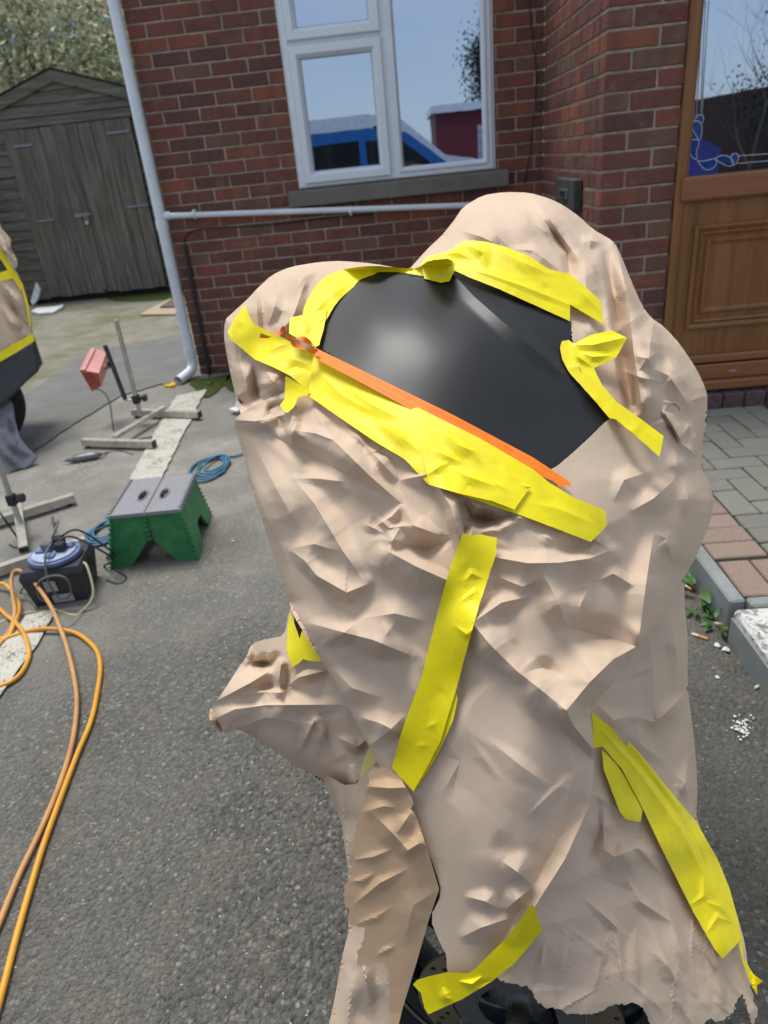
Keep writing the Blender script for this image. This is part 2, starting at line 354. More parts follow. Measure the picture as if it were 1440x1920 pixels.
# ------------------------------------------------------------------ objects
def wloc(o):
    p = Vector((0, 0, 0))
    while o is not None: p += o.location; o = o.parent
    return p
def link(name, me, parent=None, mats=None, loc=None):
    o = bpy.data.objects.new(name, me); COL.objects.link(o)
    if parent is not None: o.parent = parent
    if loc is not None: o.location = loc
    if mats:
        for m in (mats if isinstance(mats, (list, tuple)) else [mats]): me.materials.append(MATS[m])
    return o
def tag(o, label=None, cat=None, group=None, kind=None):
    if label: o['label'] = label
    if cat: o['category'] = cat
    if group: o['group'] = group
    if kind: o['kind'] = kind
    return o
def thing(name, label, cat, loc, group=None):
    o = bpy.data.objects.new(name, None); COL.objects.link(o); o.location = Vector(loc); o.empty_display_size = .05
    return tag(o, label, cat, group)
class MB:
    def __init__(s): s.v = []; s.f = []
    def add(s, vs, fs):
        k = len(s.v); s.v += [tuple(map(float, p)) for p in vs]; s.f += [tuple(i+k for i in f) for f in fs]; return s
    def box(s, a, b, bev=0.0):
        x0, y0, z0 = [min(p, q) for p, q in zip(a, b)]; x1, y1, z1 = [max(p, q) for p, q in zip(a, b)]
        if bev <= 0:
            return s.add([(x0, y0, z0), (x1, y0, z0), (x1, y1, z0), (x0, y1, z0), (x0, y0, z1), (x1, y0, z1), (x1, y1, z1), (x0, y1, z1)],
                         [(0, 3, 2, 1), (4, 5, 6, 7), (0, 1, 5, 4), (1, 2, 6, 5), (2, 3, 7, 6), (3, 0, 4, 7)])
        bm = bmesh.new(); bmesh.ops.create_cube(bm, size=1)
        for v in bm.verts: v.co = Vector((x0+(v.co.x+.5)*(x1-x0), y0+(v.co.y+.5)*(y1-y0), z0+(v.co.z+.5)*(z1-z0)))
        bmesh.ops.bevel(bm, geom=list(bm.edges), offset=bev, segments=1, affect='EDGES')
        bm.verts.index_update(); s.add([v.co for v in bm.verts], [[v.index for v in f.verts] for f in bm.faces]); bm.free(); return s
    def hexa(s, p):        # 8 points: bottom ring then top ring
        return s.add(p, [(0, 3, 2, 1), (4, 5, 6, 7), (0, 1, 5, 4), (1, 2, 6, 5), (2, 3, 7, 6), (3, 0, 4, 7)])
    def bar(s, a, b, w, h, up=(0, 0, 1)):
        a = Vector(a); b = Vector(b); d = (b-a).normalized(); u = Vector(up); sd_ = d.cross(u).normalized(); u = sd_.cross(d)
        p = []
        for q in (a, b):
            for i, j in ((-1, -1), (1, -1), (1, 1), (-1, 1)): p.append(q+sd_*(w/2*i)+u*(h/2*j))
        return s.add(p, [(0, 3, 2, 1), (4, 5, 6, 7), (0, 1, 5, 4), (1, 2, 6, 5), (2, 3, 7, 6), (3, 0, 4, 7)])
    def tube(s, pts, r, seg=10, caps=True):
        pts = [Vector(p) for p in pts]; n = len(pts); rr = r if isinstance(r, (list, tuple)) else [r]*n
        t = (pts[1]-pts[0]).normalized(); ref = Vector((0, 0, 1)) if abs(t.z) < .9 else Vector((1, 0, 0))
        u = t.cross(ref).normalized(); k = len(s.v); vs = []
        for i, p in enumerate(pts):
            t = ((pts[min(i+1, n-1)]-pts[max(i-1, 0)])).normalized(); u = (u-t*u.dot(t)).normalized(); w = t.cross(u)
            for j in range(seg):
                a = 2*math.pi*j/seg; vs.append(p+(u*math.cos(a)+w*math.sin(a))*rr[i])
        fs = [(i*seg+j, i*seg+(j+1) % seg, (i+1)*seg+(j+1) % seg, (i+1)*seg+j) for i in range(n-1) for j in range(seg)]
        if caps: fs += [tuple(reversed(range(seg))), tuple((n-1)*seg+j for j in range(seg))]
        return s.add(vs, fs)
    def prism(s, poly, off):   # polygon of 3-D points pushed by vector off
        n = len(poly); off = Vector(off); a = [Vector(p) for p in poly]
        return s.add(a+[p+off for p in a], [tuple(range(n)), tuple(reversed(range(n, 2*n)))]+[(i, n+i, n+(i+1) % n, (i+1) % n) for i in range(n)])
    def ring(s, x0, x1, z0, z1, prof):   # prof: (inset, y) swept round a rectangle in XZ with mitred corners
        n = len(prof); vs = []
        for (cx, cz, sx, sz) in ((x0, z0, 1, 1), (x1, z0, -1, 1), (x1, z1, -1, -1), (x0, z1, 1, -1)):
            for (i, y) in prof: vs.append((cx+sx*i, y, cz+sz*i))
        fs = [(a*n+i, ((a+1) % 4)*n+i, ((a+1) % 4)*n+i+1, a*n+i+1) for a in range(4) for i in range(n-1)]
        return s.add(vs, fs)
    def mesh(s, name, off=(0, 0, 0), smooth=False, angle=None):
        me = bpy.data.meshes.new(name); o = Vector(off)
        me.from_pydata([tuple(Vector(p)-o) for p in s.v], [], s.f); me.validate()
        bm = bmesh.new(); bm.from_mesh(me); bmesh.ops.recalc_face_normals(bm, faces=bm.faces); bm.to_mesh(me); bm.free()
        if smooth:
            me.shade_smooth()
            if angle: me.set_sharp_from_angle(angle=math.radians(angle))
        return me
    def build(s, name, mat, parent=None, smooth=False, angle=None):
        return link(name, s.mesh(name, wloc(parent) if parent else (0, 0, 0), smooth, angle), parent, mat)
def spline(pts, sub=8, closed=False):
    P = [np.asarray(p, float) for p in pts]; n = len(P); out = []
    rngi = range(n if closed else n-1)
    for i in rngi:
        if closed: a, b, c, d = P[(i-1) % n], P[i], P[(i+1) % n], P[(i+2) % n]
        else: a, b, c, d = P[max(i-1, 0)], P[i], P[i+1], P[min(i+2, n-1)]
        for k in range(sub):
            t = k/sub; out.append(.5*((2*b)+(c-a)*t+(2*a-5*b+4*c-d)*t*t+(3*b-a-3*c+d)*t**3))
    if not closed: out.append(P[-1])
    return out
def struct(name, mb, mat): return tag(mb.build(name, mat), kind='structure')

# ------------------------------------------------------------------ the ground
def ground():
    xs = np.concatenate([np.linspace(-60, -6, 12), np.linspace(-5.5, 2.5, 60), np.linspace(3, 60, 12)])
    ys = np.concatenate([np.linspace(-60, -8, 12), np.linspace(-7.5, 3, 90), np.linspace(3.5, 60, 12)])
    m = MB(); vs = [(x, y, gz(y)-(.02 if x > .03 and -3.3 < y else 0)) for y in ys for x in xs]; nx = len(xs)
    m.add(vs, [(j*nx+i, j*nx+i+1, (j+1)*nx+i+1, (j+1)*nx+i) for j in range(len(ys)-1) for i in range(nx-1)])
    struct('ground', m, 'tarmac')
ground()
def ground_patch(name, px, mat, dz, kind='structure', ragged=.0, sub=1):
    P = [GP(u, v) for u, v in px]
    if sub > 1: P = spline(P, sub, True)
    Q = []
    for i, p in enumerate(P):
        q = P[(i+1) % len(P)]; Q.append(p)
        if ragged:
            L = np.linalg.norm(q-p); k = int(L/.05)
            for j in range(1, k): Q.append(p+(q-p)*j/k+rng.uniform(-ragged, ragged, 3)*[1, 1, 0])
    xy = [Vector((p[0], p[1])) for p in Q]
    # cut at every 12 cm so that the sheet follows the slope of the ground
    x0, x1 = min(p.x for p in xy), max(p.x for p in xy); y0, y1 = min(p.y for p in xy), max(p.y for p in xy)
    n = len(xy); ed = [(i, (i+1) % n) for i in range(n)]; pts = list(xy)
    ny = int((y1-y0)/.25)+1; nx = int((x1-x0)/.4)+1
    G_ = np.array([(x0+(x1-x0)*(a+.37)/(nx+1), y0+(y1-y0)*(b+.41)/(ny+1)) for a in range(nx+1) for b in range(ny+1)])
    pts += [Vector(g) for g in G_[inside(G_, [(q.x, q.y) for q in xy])]]
    vs, _, fs, *_r = delaunay_2d_cdt(pts, ed, [], 1, 1e-5)
    m = MB().add([(v.x, v.y, gz(v.y)+dz) for v in vs], fs)
    o = m.build(name, mat)
    if kind: o['kind'] = kind
    return o
def inside(P, poly):
    x, y = P[:, 0], P[:, 1]; r = np.zeros(len(P), bool); n = len(poly); j = n-1
    for i in range(n):
        xi, yi = poly[i]; xj, yj = poly[j]
        c = ((yi > y) != (yj > y)) & (x < (xj-xi)*(y-yi)/((yj-yi)+1e-12)+xi); r ^= c; j = i
    return r
ground_patch('concrete_yard', [(-260, 800), (-120, 755), (60, 778), (110, 738), (190, 712), (250, 700), (362, 690), (520, 668), (520, 470), (300, 430), (-260, 450)], 'old_concrete', .004, ragged=.01)
ground_patch('tarmac_strip', [(-140, 900), (60, 850), (150, 790), (225, 745), (300, 722), (380, 712), (520, 690), (520, 600), (350, 628), (200, 655), (140, 676), (60, 735), (-140, 800)], 'smooth_tarmac', .008, ragged=.008)
ground_patch('painted_line', [(330, 745), (388, 732), (300, 905), (235, 915)], 'line_paint', .010, ragged=.006)
ground_patch('painted_line', [(50, 1158), (108, 1145), (70, 1215), (0, 1310), (-70, 1400), (-130, 1400), (-40, 1275)], 'line_paint', .010, ragged=.004)
for px in ([(352, 700), (415, 695), (430, 712), (395, 745), (370, 738)], [(205, 545), (330, 538), (335, 560), (215, 566)], [(430, 700), (455, 705), (450, 735), (425, 728)]):
    ground_patch('moss', px, 'moss', .007, 'stuff', .012, 3)

# ------------------------------------------------------------------ block paving to the right
PAVZ = 0.0
def paving():
    pv = MB().box((.0255, -3.13, -.30), (1.52, -1.41, PAVZ-.012)); root = struct('block_paving', pv, 'joint_sand')
    def paver_mesh(sx, sy, k):
        m = MB().box((-sx/2+.003, -sy/2+.003, -.05), (sx/2-.003, sy/2-.003, 0), .004)
        r = random.Random(k)
        m.v = [(x+r.uniform(-.0012, .0012), y+r.uniform(-.0012, .0012), z+(r.uniform(-.001, .001) if z > -.02 else 0)) for x, y, z in m.v]
        return m.mesh('paver')
    A = [paver_mesh(.2, .1, k) for k in range(3)]; B = [paver_mesh(.1, .2, k+9) for k in range(3)]
    Ap = [paver_mesh(.175, .1, k+30) for k in range(3)]; Bp = [paver_mesh(.1, .2, k+40) for k in range(3)]
    for l, m in ((A, 'paver'), (B, 'paver'), (Ap, 'paver_pink'), (Bp, 'paver_pink')):
        for me in l: me.materials.append(MATS[m])
    def put(me, x, y):
        o = bpy.data.objects.new('paver', me); COL.objects.link(o); o.parent = root
        o.location = (x, y, PAVZ+random.uniform(-.002, .0015)); o.rotation_euler = (random.uniform(-.008, .008), random.uniform(-.008, .008), random.uniform(-.006, .006))
    y = -1.56
    while y > -2.93: put(random.choice(Ap), .028+.0875, y); y -= .1
    x = .078
    while x < 1.4: put(random.choice(Bp), x, -3.03); x += .1
    # 90 degree herringbone in the field
    X0, X1, Y0, Y1 = .205, 1.5, -2.93, -1.505
    for i in range(-30, 40):
        for j in range(-30, 40):
            m_ = (i - j) % 4
            if m_ == 0: cx, cy, me, hx, hy = i*.1+.1, j*.1+.05, random.choice(A), .1, .05
            elif m_ == 3: cx, cy, me, hx, hy = i*.1+.05, j*.1+.1, random.choice(B), .05, .1
            else: continue
            cx += X0; cy += Y0-1.0
            if cx-hx < X0-.105 or cx+hx > X1 or cy-hy < Y0-.105 or cy+hy > Y1+.055: continue
            if cx-hx < X0-.01 or cy-hy < Y0-.01 or cy+hy > Y1+.01:   # cut pieces at the border
                ax0, ax1 = max(cx-hx, X0), cx+hx; ay0, ay1 = max(cy-hy, Y0), min(cy+hy, Y1)
                if ax1-ax0 < .03 or ay1-ay0 < .03: continue
                mb = MB().box((-(ax1-ax0)/2+.003, -(ay1-ay0)/2+.003, -.05), ((ax1-ax0)/2-.003, (ay1-ay0)/2-.003, 0), .004); me2 = mb.mesh('paver'); me2.materials.append(MATS['paver'])
                put(me2, (ax0+ax1)/2, (ay0+ay1)/2)
            else: put(me, cx, cy)
    k = MB()
    for a, b in ((-1.45, -2.32), (-2.325, -3.155)): k.box((-.022, b, -.32), (.0245, a, PAVZ+.004), .006)
    k.box((.030, -3.18, -.3), (.86, -3.135, PAVZ+.002), .006).box((.865, -3.18, -.3), (1.52, -3.135, PAVZ+.002), .006)
    struct('kerb', k, 'kerb_concrete')
    w = MB().box((-.024, -4.6, -.4), (1.52, -3.183, PAVZ-.002), .010)
    struct('white_step', w, 'white_step')
    f = MB().box((-.030, -4.6, -.42), (-.0245, -3.19, PAVZ-.03))
    struct('step_face', f, 'kerb_concrete')
    s = MB(); x = .31
    while x < 1.7:
        s.box((x, -1.505, -.05), (x+.098, -1.405, .062), .004); x += .105
    struct('door_step', s, 'step_brick')
paving()

# ------------------------------------------------------------------ house
DW = 1.409; XL = -2.4115; WX0, WX1, WZ0 = -1.520, -.305, 1.135; ZT = 3.0; J0 = 1.934
house = thing('brick_house', 'red brick house with white window, brown wood door and white drainpipes', 'house', (-1.2, 0, 0))
def mortar():
    a = MB().box((XL+.004, .005, -.1), (WX0, .30, ZT)).box((WX0, .005, -.1), (WX1, .30, WZ0)).box((WX1, .005, -.1), (.004, .30, ZT)).box((WX0, .005, 2.36), (WX1, .30, ZT))
    a = a.build('wall', 'mortar', house); a['label'] = 'red brick wall around the white window'
    b = MB().box((.005, -DW+.005, -.1), (.105, .004, ZT)).build('wall', 'mortar', house); b['label'] = 'narrow side wall of the porch with grey box on it'
    c = MB().box((.1055, -DW+.005, -.1), (.325, -DW+.10, ZT)).box((1.36, -DW+.005, -.1), (2.6, -DW+.10, ZT)).box((.325, -DW+.005, 2.15), (1.36, -DW+.10, ZT)).build('wall', 'mortar', house)
    c['label'] = 'brick pier beside the brown door'
    return a, b, c
wallA, wallB, wallC = mortar()
def brick_mesh(L, D, H, seed, axis='x'):
    # axis x: long side along X, front at y=0 ; axis y: long side along Y, front at x=0
    r = random.Random(seed); m = MB().box((0, 0, 0), (L, D, H), .004)
    m.v = [(x+r.uniform(-.0014, .0014), y+r.uniform(-.0016, .0016), z+r.uniform(-.0014, .0014)) for x, y, z in m.v]
    if axis == 'y': m.v = [(y, x, z) for x, y, z in m.v]
    return m
CACHE = {}
BR = []   # (wall, key, loc, px size)
def add_brick(wall, axis, L, D, loc):
    L = round(L, 3)
    if L < .02: return
    c = (loc[0]+(L/2 if axis == 'x' else 0), loc[1]+(L/2 if axis == 'y' else 0), loc[2]+.03)
    u, v, w = PX(c); vis = -40 < u < 1480 and -40 < v < 1960 and w > 0
    hid = (700 < u < 1150 and v > 520 and axis == 'x' and loc[1] > -.5) or (430 < u < 1200 and v > 640 and loc[1] > -.5)
    BR.append((wall, axis, L, D, loc, (1 if vis and not hid else 0, 1/max(w, .1))))
r = -14
while True:
    zt = J0-.075*r
    zb = zt-.07
    if zb < -.03: break
    off = XL if r % 2 == 0 else XL
    xs = []
    x = XL; first = .1025 if r % 2 == 0 else .215
    while x < -.01:
        L = min(first, -x); xs.append((x, L)); x += first+.01; first = .215
    for x, L in xs:
        segs = [(x, x+L)]
        if zb+.065 > WZ0+.01 and zb < 2.36:
            segs = [(a, min(b, WX0)) for a, b in segs if a < WX0-.02] + [(max(a, WX1), b) for a, b in segs if b > WX1+.02]
        for a, b in segs: add_brick(wallA, 'x', b-a, .04, (a, 0, zb))
    # porch: row parity: header first on the door side when r is odd
    j = r-2
    c_header = (j % 2 == 1)
    x = 0; first = .1025 if c_header else .215
    while x < 2.5:
        L = first
        if x < .33:
            L = min(first, .335-x); add_brick(wallC, 'x', L, .1025 if x == 0 else .06, (x, -DW, zb))
        elif x > 1.35: add_brick(wallC, 'x', L, .06, (x, -DW, zb))
        x += first+.01; first = .215
    y = -DW+(.1125 if not c_header else .1125); 
    if c_header: add_brick(wallB, 'y', .1025, .06, (0, -DW+.1125, zb)); y = -DW+.225
    first = .215
    while y < -.03:
        L = min(.215, -.004-y); add_brick(wallB, 'y', L, .06, (0, y, zb)); y += .225
    r += 1
BR.sort(key=lambda b: b[5], reverse=True)
rest = {}
for i, (wall, axis, L, D, loc, _) in enumerate(BR):
    if i < 298:
        key = (axis, L, D, i % 4)
        if key not in CACHE:
            me = brick_mesh(L, D, .065, hash(key) % 9999, axis).mesh('brick'); me.materials.append(MATS['brick']); CACHE[key] = me
        o = bpy.data.objects.new('brick', CACHE[key]); COL.objects.link(o); o.parent = wall; o.location = Vector(loc)-wloc(wall)
    else:
        m = rest.setdefault(wall.name, (wall, MB()))[1]; b = brick_mesh(L, D, .065, i, axis)
        m.add([(p[0]+loc[0], p[1]+loc[1], p[2]+loc[2]) for p in b.v], b.f)
for wall, m in rest.values():
    tag(m.build('brickwork', 'brick', wall), kind='stuff')

def window():
    P = [(0, .035), (0, -.004), (.006, -.010), (.030, -.010), (.036, .0), (.036, .035)]
    w = MB().ring(WX0, WX1, WZ0, 2.36, P)
    w.box((-.948, -.006, WZ0+.03), (-.882, .03, 2.33)); w.box((WX0+.03, -.004, 1.876), (-.95, .03, 1.922))
    win = w.build('window', 'upvc', house)
    S = [(0, .02), (0, -.030), (.004, -.034), (.040, -.034), (.058, -.010), (.062, .010), (.066, .012)]
    for n, (x0, x1, z0, z1) in enumerate(((-1.487, -.945, 1.160, 1.883), (-1.487, -.945, 1.915, 2.335))):
        MB().ring(x0, x1, z0, z1, S).build('sash', 'upvc', win)
    MB().ring(-.890, -.338, 1.168, 2.332, [(0, -.006), (.002, -.020), (.014, -.020), (.026, -.002), (.030, .012)]).build('glazing_bead', 'upvc', win)
    for (x0, x1, z0, z1, y) in ((-1.428, -1.004, 1.219, 1.824, .0122), (-1.428, -1.004, 1.974, 2.276, .0122), (-.866, -.362, 1.192, 2.31, .0112)):
        MB().ring(x0, x1, z0, z1, [(0, y-.002), (.005, y-.002), (.005, y+.004)]).build('gasket', 'gasket', win)
        MB().box((x0+.003, y, z0+.003), (x1-.003, y+.006, z1-.003)).build('pane', 'pane_glass', win)
    for x in (-1.26, -.66): MB().box((x, -.0135, WZ0+.010), (x+.035, -.008, WZ0+.020)).build('drain_cap', 'upvc', win)
    MB().box((WX0-.012, -.002, WZ0), (WX0, .004, 2.36)).build('sealant', 'sealant', win); MB().box((WX1, -.002, WZ0), (WX1+.012, .004, 2.36)).build('sealant', 'sealant', win)
    room = MB().box((WX0+.01, .12, WZ0), (WX1-.01, .125, 2.36)); room.build('window_back', 'matt_dark', house)
    s = MB().box((-1.605, -.052, 1.030), (-.215, .03, 1.132), .006)
    s.v = [(x, y, z-(.012 if (z > 1.1 and y < -.04) else 0)) for x, y, z in s.v]
    s.build('window_sill', 'sill_stone', house)
window()
def pipes():
    xp, yp = -2.437, -.055
    m = MB(); m.tube([(xp, yp, 3.0), (xp, yp, .14)], .034, 16)
    m.tube(spline([(xp, yp, .15), (xp, yp, .10), (xp-.012, yp-.035, .06), (xp-.055, yp-.11, .035), (xp-.075, yp-.155, .028)], 5), .034, 16, False)
    m.tube(spline([(xp-.0745, yp-.1535, .028), (xp-.055, yp-.11, .035)], 1), .030, 16, False)
    o = m.build('drainpipe', 'white_pipe', house, True, 40); o['label'] = 'white vertical drainpipe at the house corner'
    for z in (.16, .98, .42): MB().tube([(xp, yp, z), (xp, yp, z+.05)], .0385, 16).build('pipe_collar', 'white_pipe', o, True, 40)
    h = MB(); z0 = PY(305, 405, -.05)[2]
    A0 = Vector(PY(306, 405, -.055)); B0 = Vector(PY(905, 384, -.055)); C0 = Vector((-.03, -.055, B0.z-.02))
    h.tube([A0, B0, C0], .0175, 14); ho = h.build('waste_pipe', 'white_pipe', house, True, 40)
    for u in (362, 655): 
        p = Vector(PY(u, 402 if u < 400 else 396, -.055)); MB().tube([p, p+Vector((.014, 0, 0))], .0235, 12).box((p.x, -.05, p.z-.028), (p.x+.014, .002, p.z+.028)).build('pipe_clip', 'white_pipe', ho, True, 40)
    MB().tube([A0+Vector((-.01, 0, 0)), A0+Vector((.045, 0, 0))], .0235, 14).build('pipe_tee', 'white_pipe', ho, True, 40)
    x1 = PY(346, 460, -.02); x2 = PY(393, 703, -.02)
    MB().tube([x1, (x2+x1)/2, x2], .0135, 12).build('black_conduit', 'conduit', house, True, 40)
    pts = [PY(u, v, -.006) for u, v in ((346, 458), (349, 443), (365, 432), (400, 427), (470, 424), (540, 418), (620, 408), (700, 402))]
    MB().tube(spline(pts, 6), .0035, 8).build('wall_cable', 'cable_black', house, True)
    pts = [PY(u, v, -.008) for u, v in ((992, -40), (994, 30), (1000, 80), (1005, 130), (1004, 180), (999, 230), (993, 290), (985, 330), (983, 345))]
    MB().tube(spline(pts, 6), .003, 8).build('wall_cable', 'cable_black', house, True)
    # grey box on the side wall of the porch
    b = MB().box((-.038, -.78, .80), (-.002, -.52, 1.02), .006).build('wall_box', 'box_grey', house)
    return b
pipes()
def wallbox_fix():
    o = [c for c in house.children if c.name.startswith('wall_box')][0]
    bpy.data.objects.remove(o)
    def PXp(u, v, x=-.03):
        d = rayd(u, v); return CAM+d*((x-CAM[0])/d[0])
    a = PXp(1047, 338); c = PXp(1080, 392); y0, y1 = sorted((a[1], c[1])); z1 = PXp(1062, 334)[2]; z0 = PXp(1062, 392)[2]
    b = MB().box((-.045, y0, z0), (-.002, y1, z1), .006).build('wall_box', 'box_grey', house)
    MB().ring(y0, y1, z0, z1, [(.0, 0), (.0, -.01), (.03, -.01), (.04, 0)])
    m = MB().box((-.052, y0+(y1-y0)*.28, z0+(z1-z0)*.35), (-.0455, y0+(y1-y0)*.72, z0+(z1-z0)*.68), .003); m.build('recess_frame', 'cast_grey', b)
    MB().box((-.0545, y0+(y1-y0)*.36, z0+(z1-z0)*.43), (-.0525, y0+(y1-y0)*.64, z0+(z1-z0)*.60)).build('slot', 'matt_dark', b)
wallbox_fix()
def door():
    Y = -DW
    fx0, fx1 = .330, 1.36
    f = MB().ring(fx0, fx1, .085, 2.15, [(0, Y+.06), (0, Y-.012), (.004, Y-.016), (.036, Y-.016), (.043, Y-.008), (.043, Y+.04)])
    dr = f.build('door', 'door_wood', house)
    lx0, lx1 = .374, 1.298
    # leaf with an opening for the glass
    gx0, gx1, gz0, gz1 = .412, 1.262, 1.062, 2.05
    leaf = MB().box((lx0, Y+.000, .20), (lx1, Y+.04, gz0-.09)); leaf.build('leaf', 'door_wood', dr)
    MB().ring(lx0, lx1, .96, 2.09, [(0, Y+.02), (0, Y-.001), (.010, Y-.003), (.013, Y+.016)]).build('glazing_frame', 'door_wood', dr)
    MB().box((lx0-.02, Y-.032, .952), (lx1, Y-.001, 1.055), .010).build('mid_rail', 'door_wood_flat', dr)
    MB().box((lx0+.008, Y+.012, 1.05), (lx1-.008, Y+.018, 2.075)).build('pane', 'pane_glass', dr)
    P = [(0, Y-.001), (.004, Y-.014), (.014, Y-.016), (.024, Y-.010), (.030, Y-.004), (.038, Y-.013), (.046, Y-.009), (.052, Y-.001)]
    MB().ring(.430, 1.258, .372, .850, P).build('panel_moulding', 'door_wood', dr, True, 25)
    MB().ring(.490, 1.198, .445, .790, [(0, Y-.001), (.006, Y-.011), (.016, Y-.011), (.030, Y-.003)]).build('panel_moulding', 'door_wood', dr, True, 25)
    MB().box((lx0, Y-.030, .205), (lx1, Y-.001, .245), .008).build('weather_bar', 'door_wood_flat', dr)
    MB().box((fx0, Y-.040, .125), (fx1, Y-.018, .200), .006).build('threshold', 'door_wood_flat', dr)
    MB().box((fx0-.01, Y-.075, .080), (fx1, Y-.018, .124), .006).build('threshold', 'door_wood_flat', dr)
    MB().box((.655, Y-.0425, .158), (.69, Y-.0395, .166)).build('drain_slot', 'label_grey', dr)
    # leaded lights
    def q(u, v): return PY(u, v, Y+.0095)
    ld = MB()
    def D(x, y): return q(1270+x/5.335, y/5.335)     # from an enlargement of the door glass
    for (a, b) in (((233, 0), (165, 1170)), ((285, 0), (235, 1120)), ((262, 0), (190, 1190)), ((318, 0), (245, 1150)), ((600, 1560), (960, 1535)), ((600, 1635), (960, 1605))):
        ld.tube([D(*a), D(*b)], .0017, 6)
    shapes = [[(160, 1215), (195, 1165), (235, 1145), (262, 1175), (255, 1215), (238, 1235), (210, 1210)],
              [(155, 1225), (205, 1210), (240, 1250), (243, 1330), (220, 1400), (180, 1340), (152, 1290)],
              [(215, 1420), (185, 1398), (140, 1405), (118, 1460), (125, 1530), (160, 1580), (195, 1590), (190, 1530)],
              [(205, 1605), (250, 1615), (320, 1600), (375, 1590), (388, 1640), (340, 1690), (280, 1695), (230, 1650)],
              [(385, 1590), (430, 1560), (500, 1560), (550, 1600), (560, 1650), (500, 1660), (440, 1630)],
              [(535, 1580), (560, 1540), (595, 1540), (612, 1580), (590, 1630), (560, 1650)]]
    for s_ in shapes:
        pts = spline([D(*p) for p in s_], 4, True); ld.tube(pts+[pts[0]], .0019, 6, False)
        MB().prism([tuple(p) for p in pts], (0, -.0012, 0)).build('blue_petal', 'blue_glass', dr)
    ld.build('lead_strip', 'lead', dr, True)
    MB().box((fx0, Y+.10, .1), (fx1, Y+.105, 2.1)).build('door_back', 'matt_dark', house)
door()
struct('lintel_band', MB().box((XL, .01, ZT+.002), (2.6, .3, ZT+.06)), 'sill_stone') if False else None

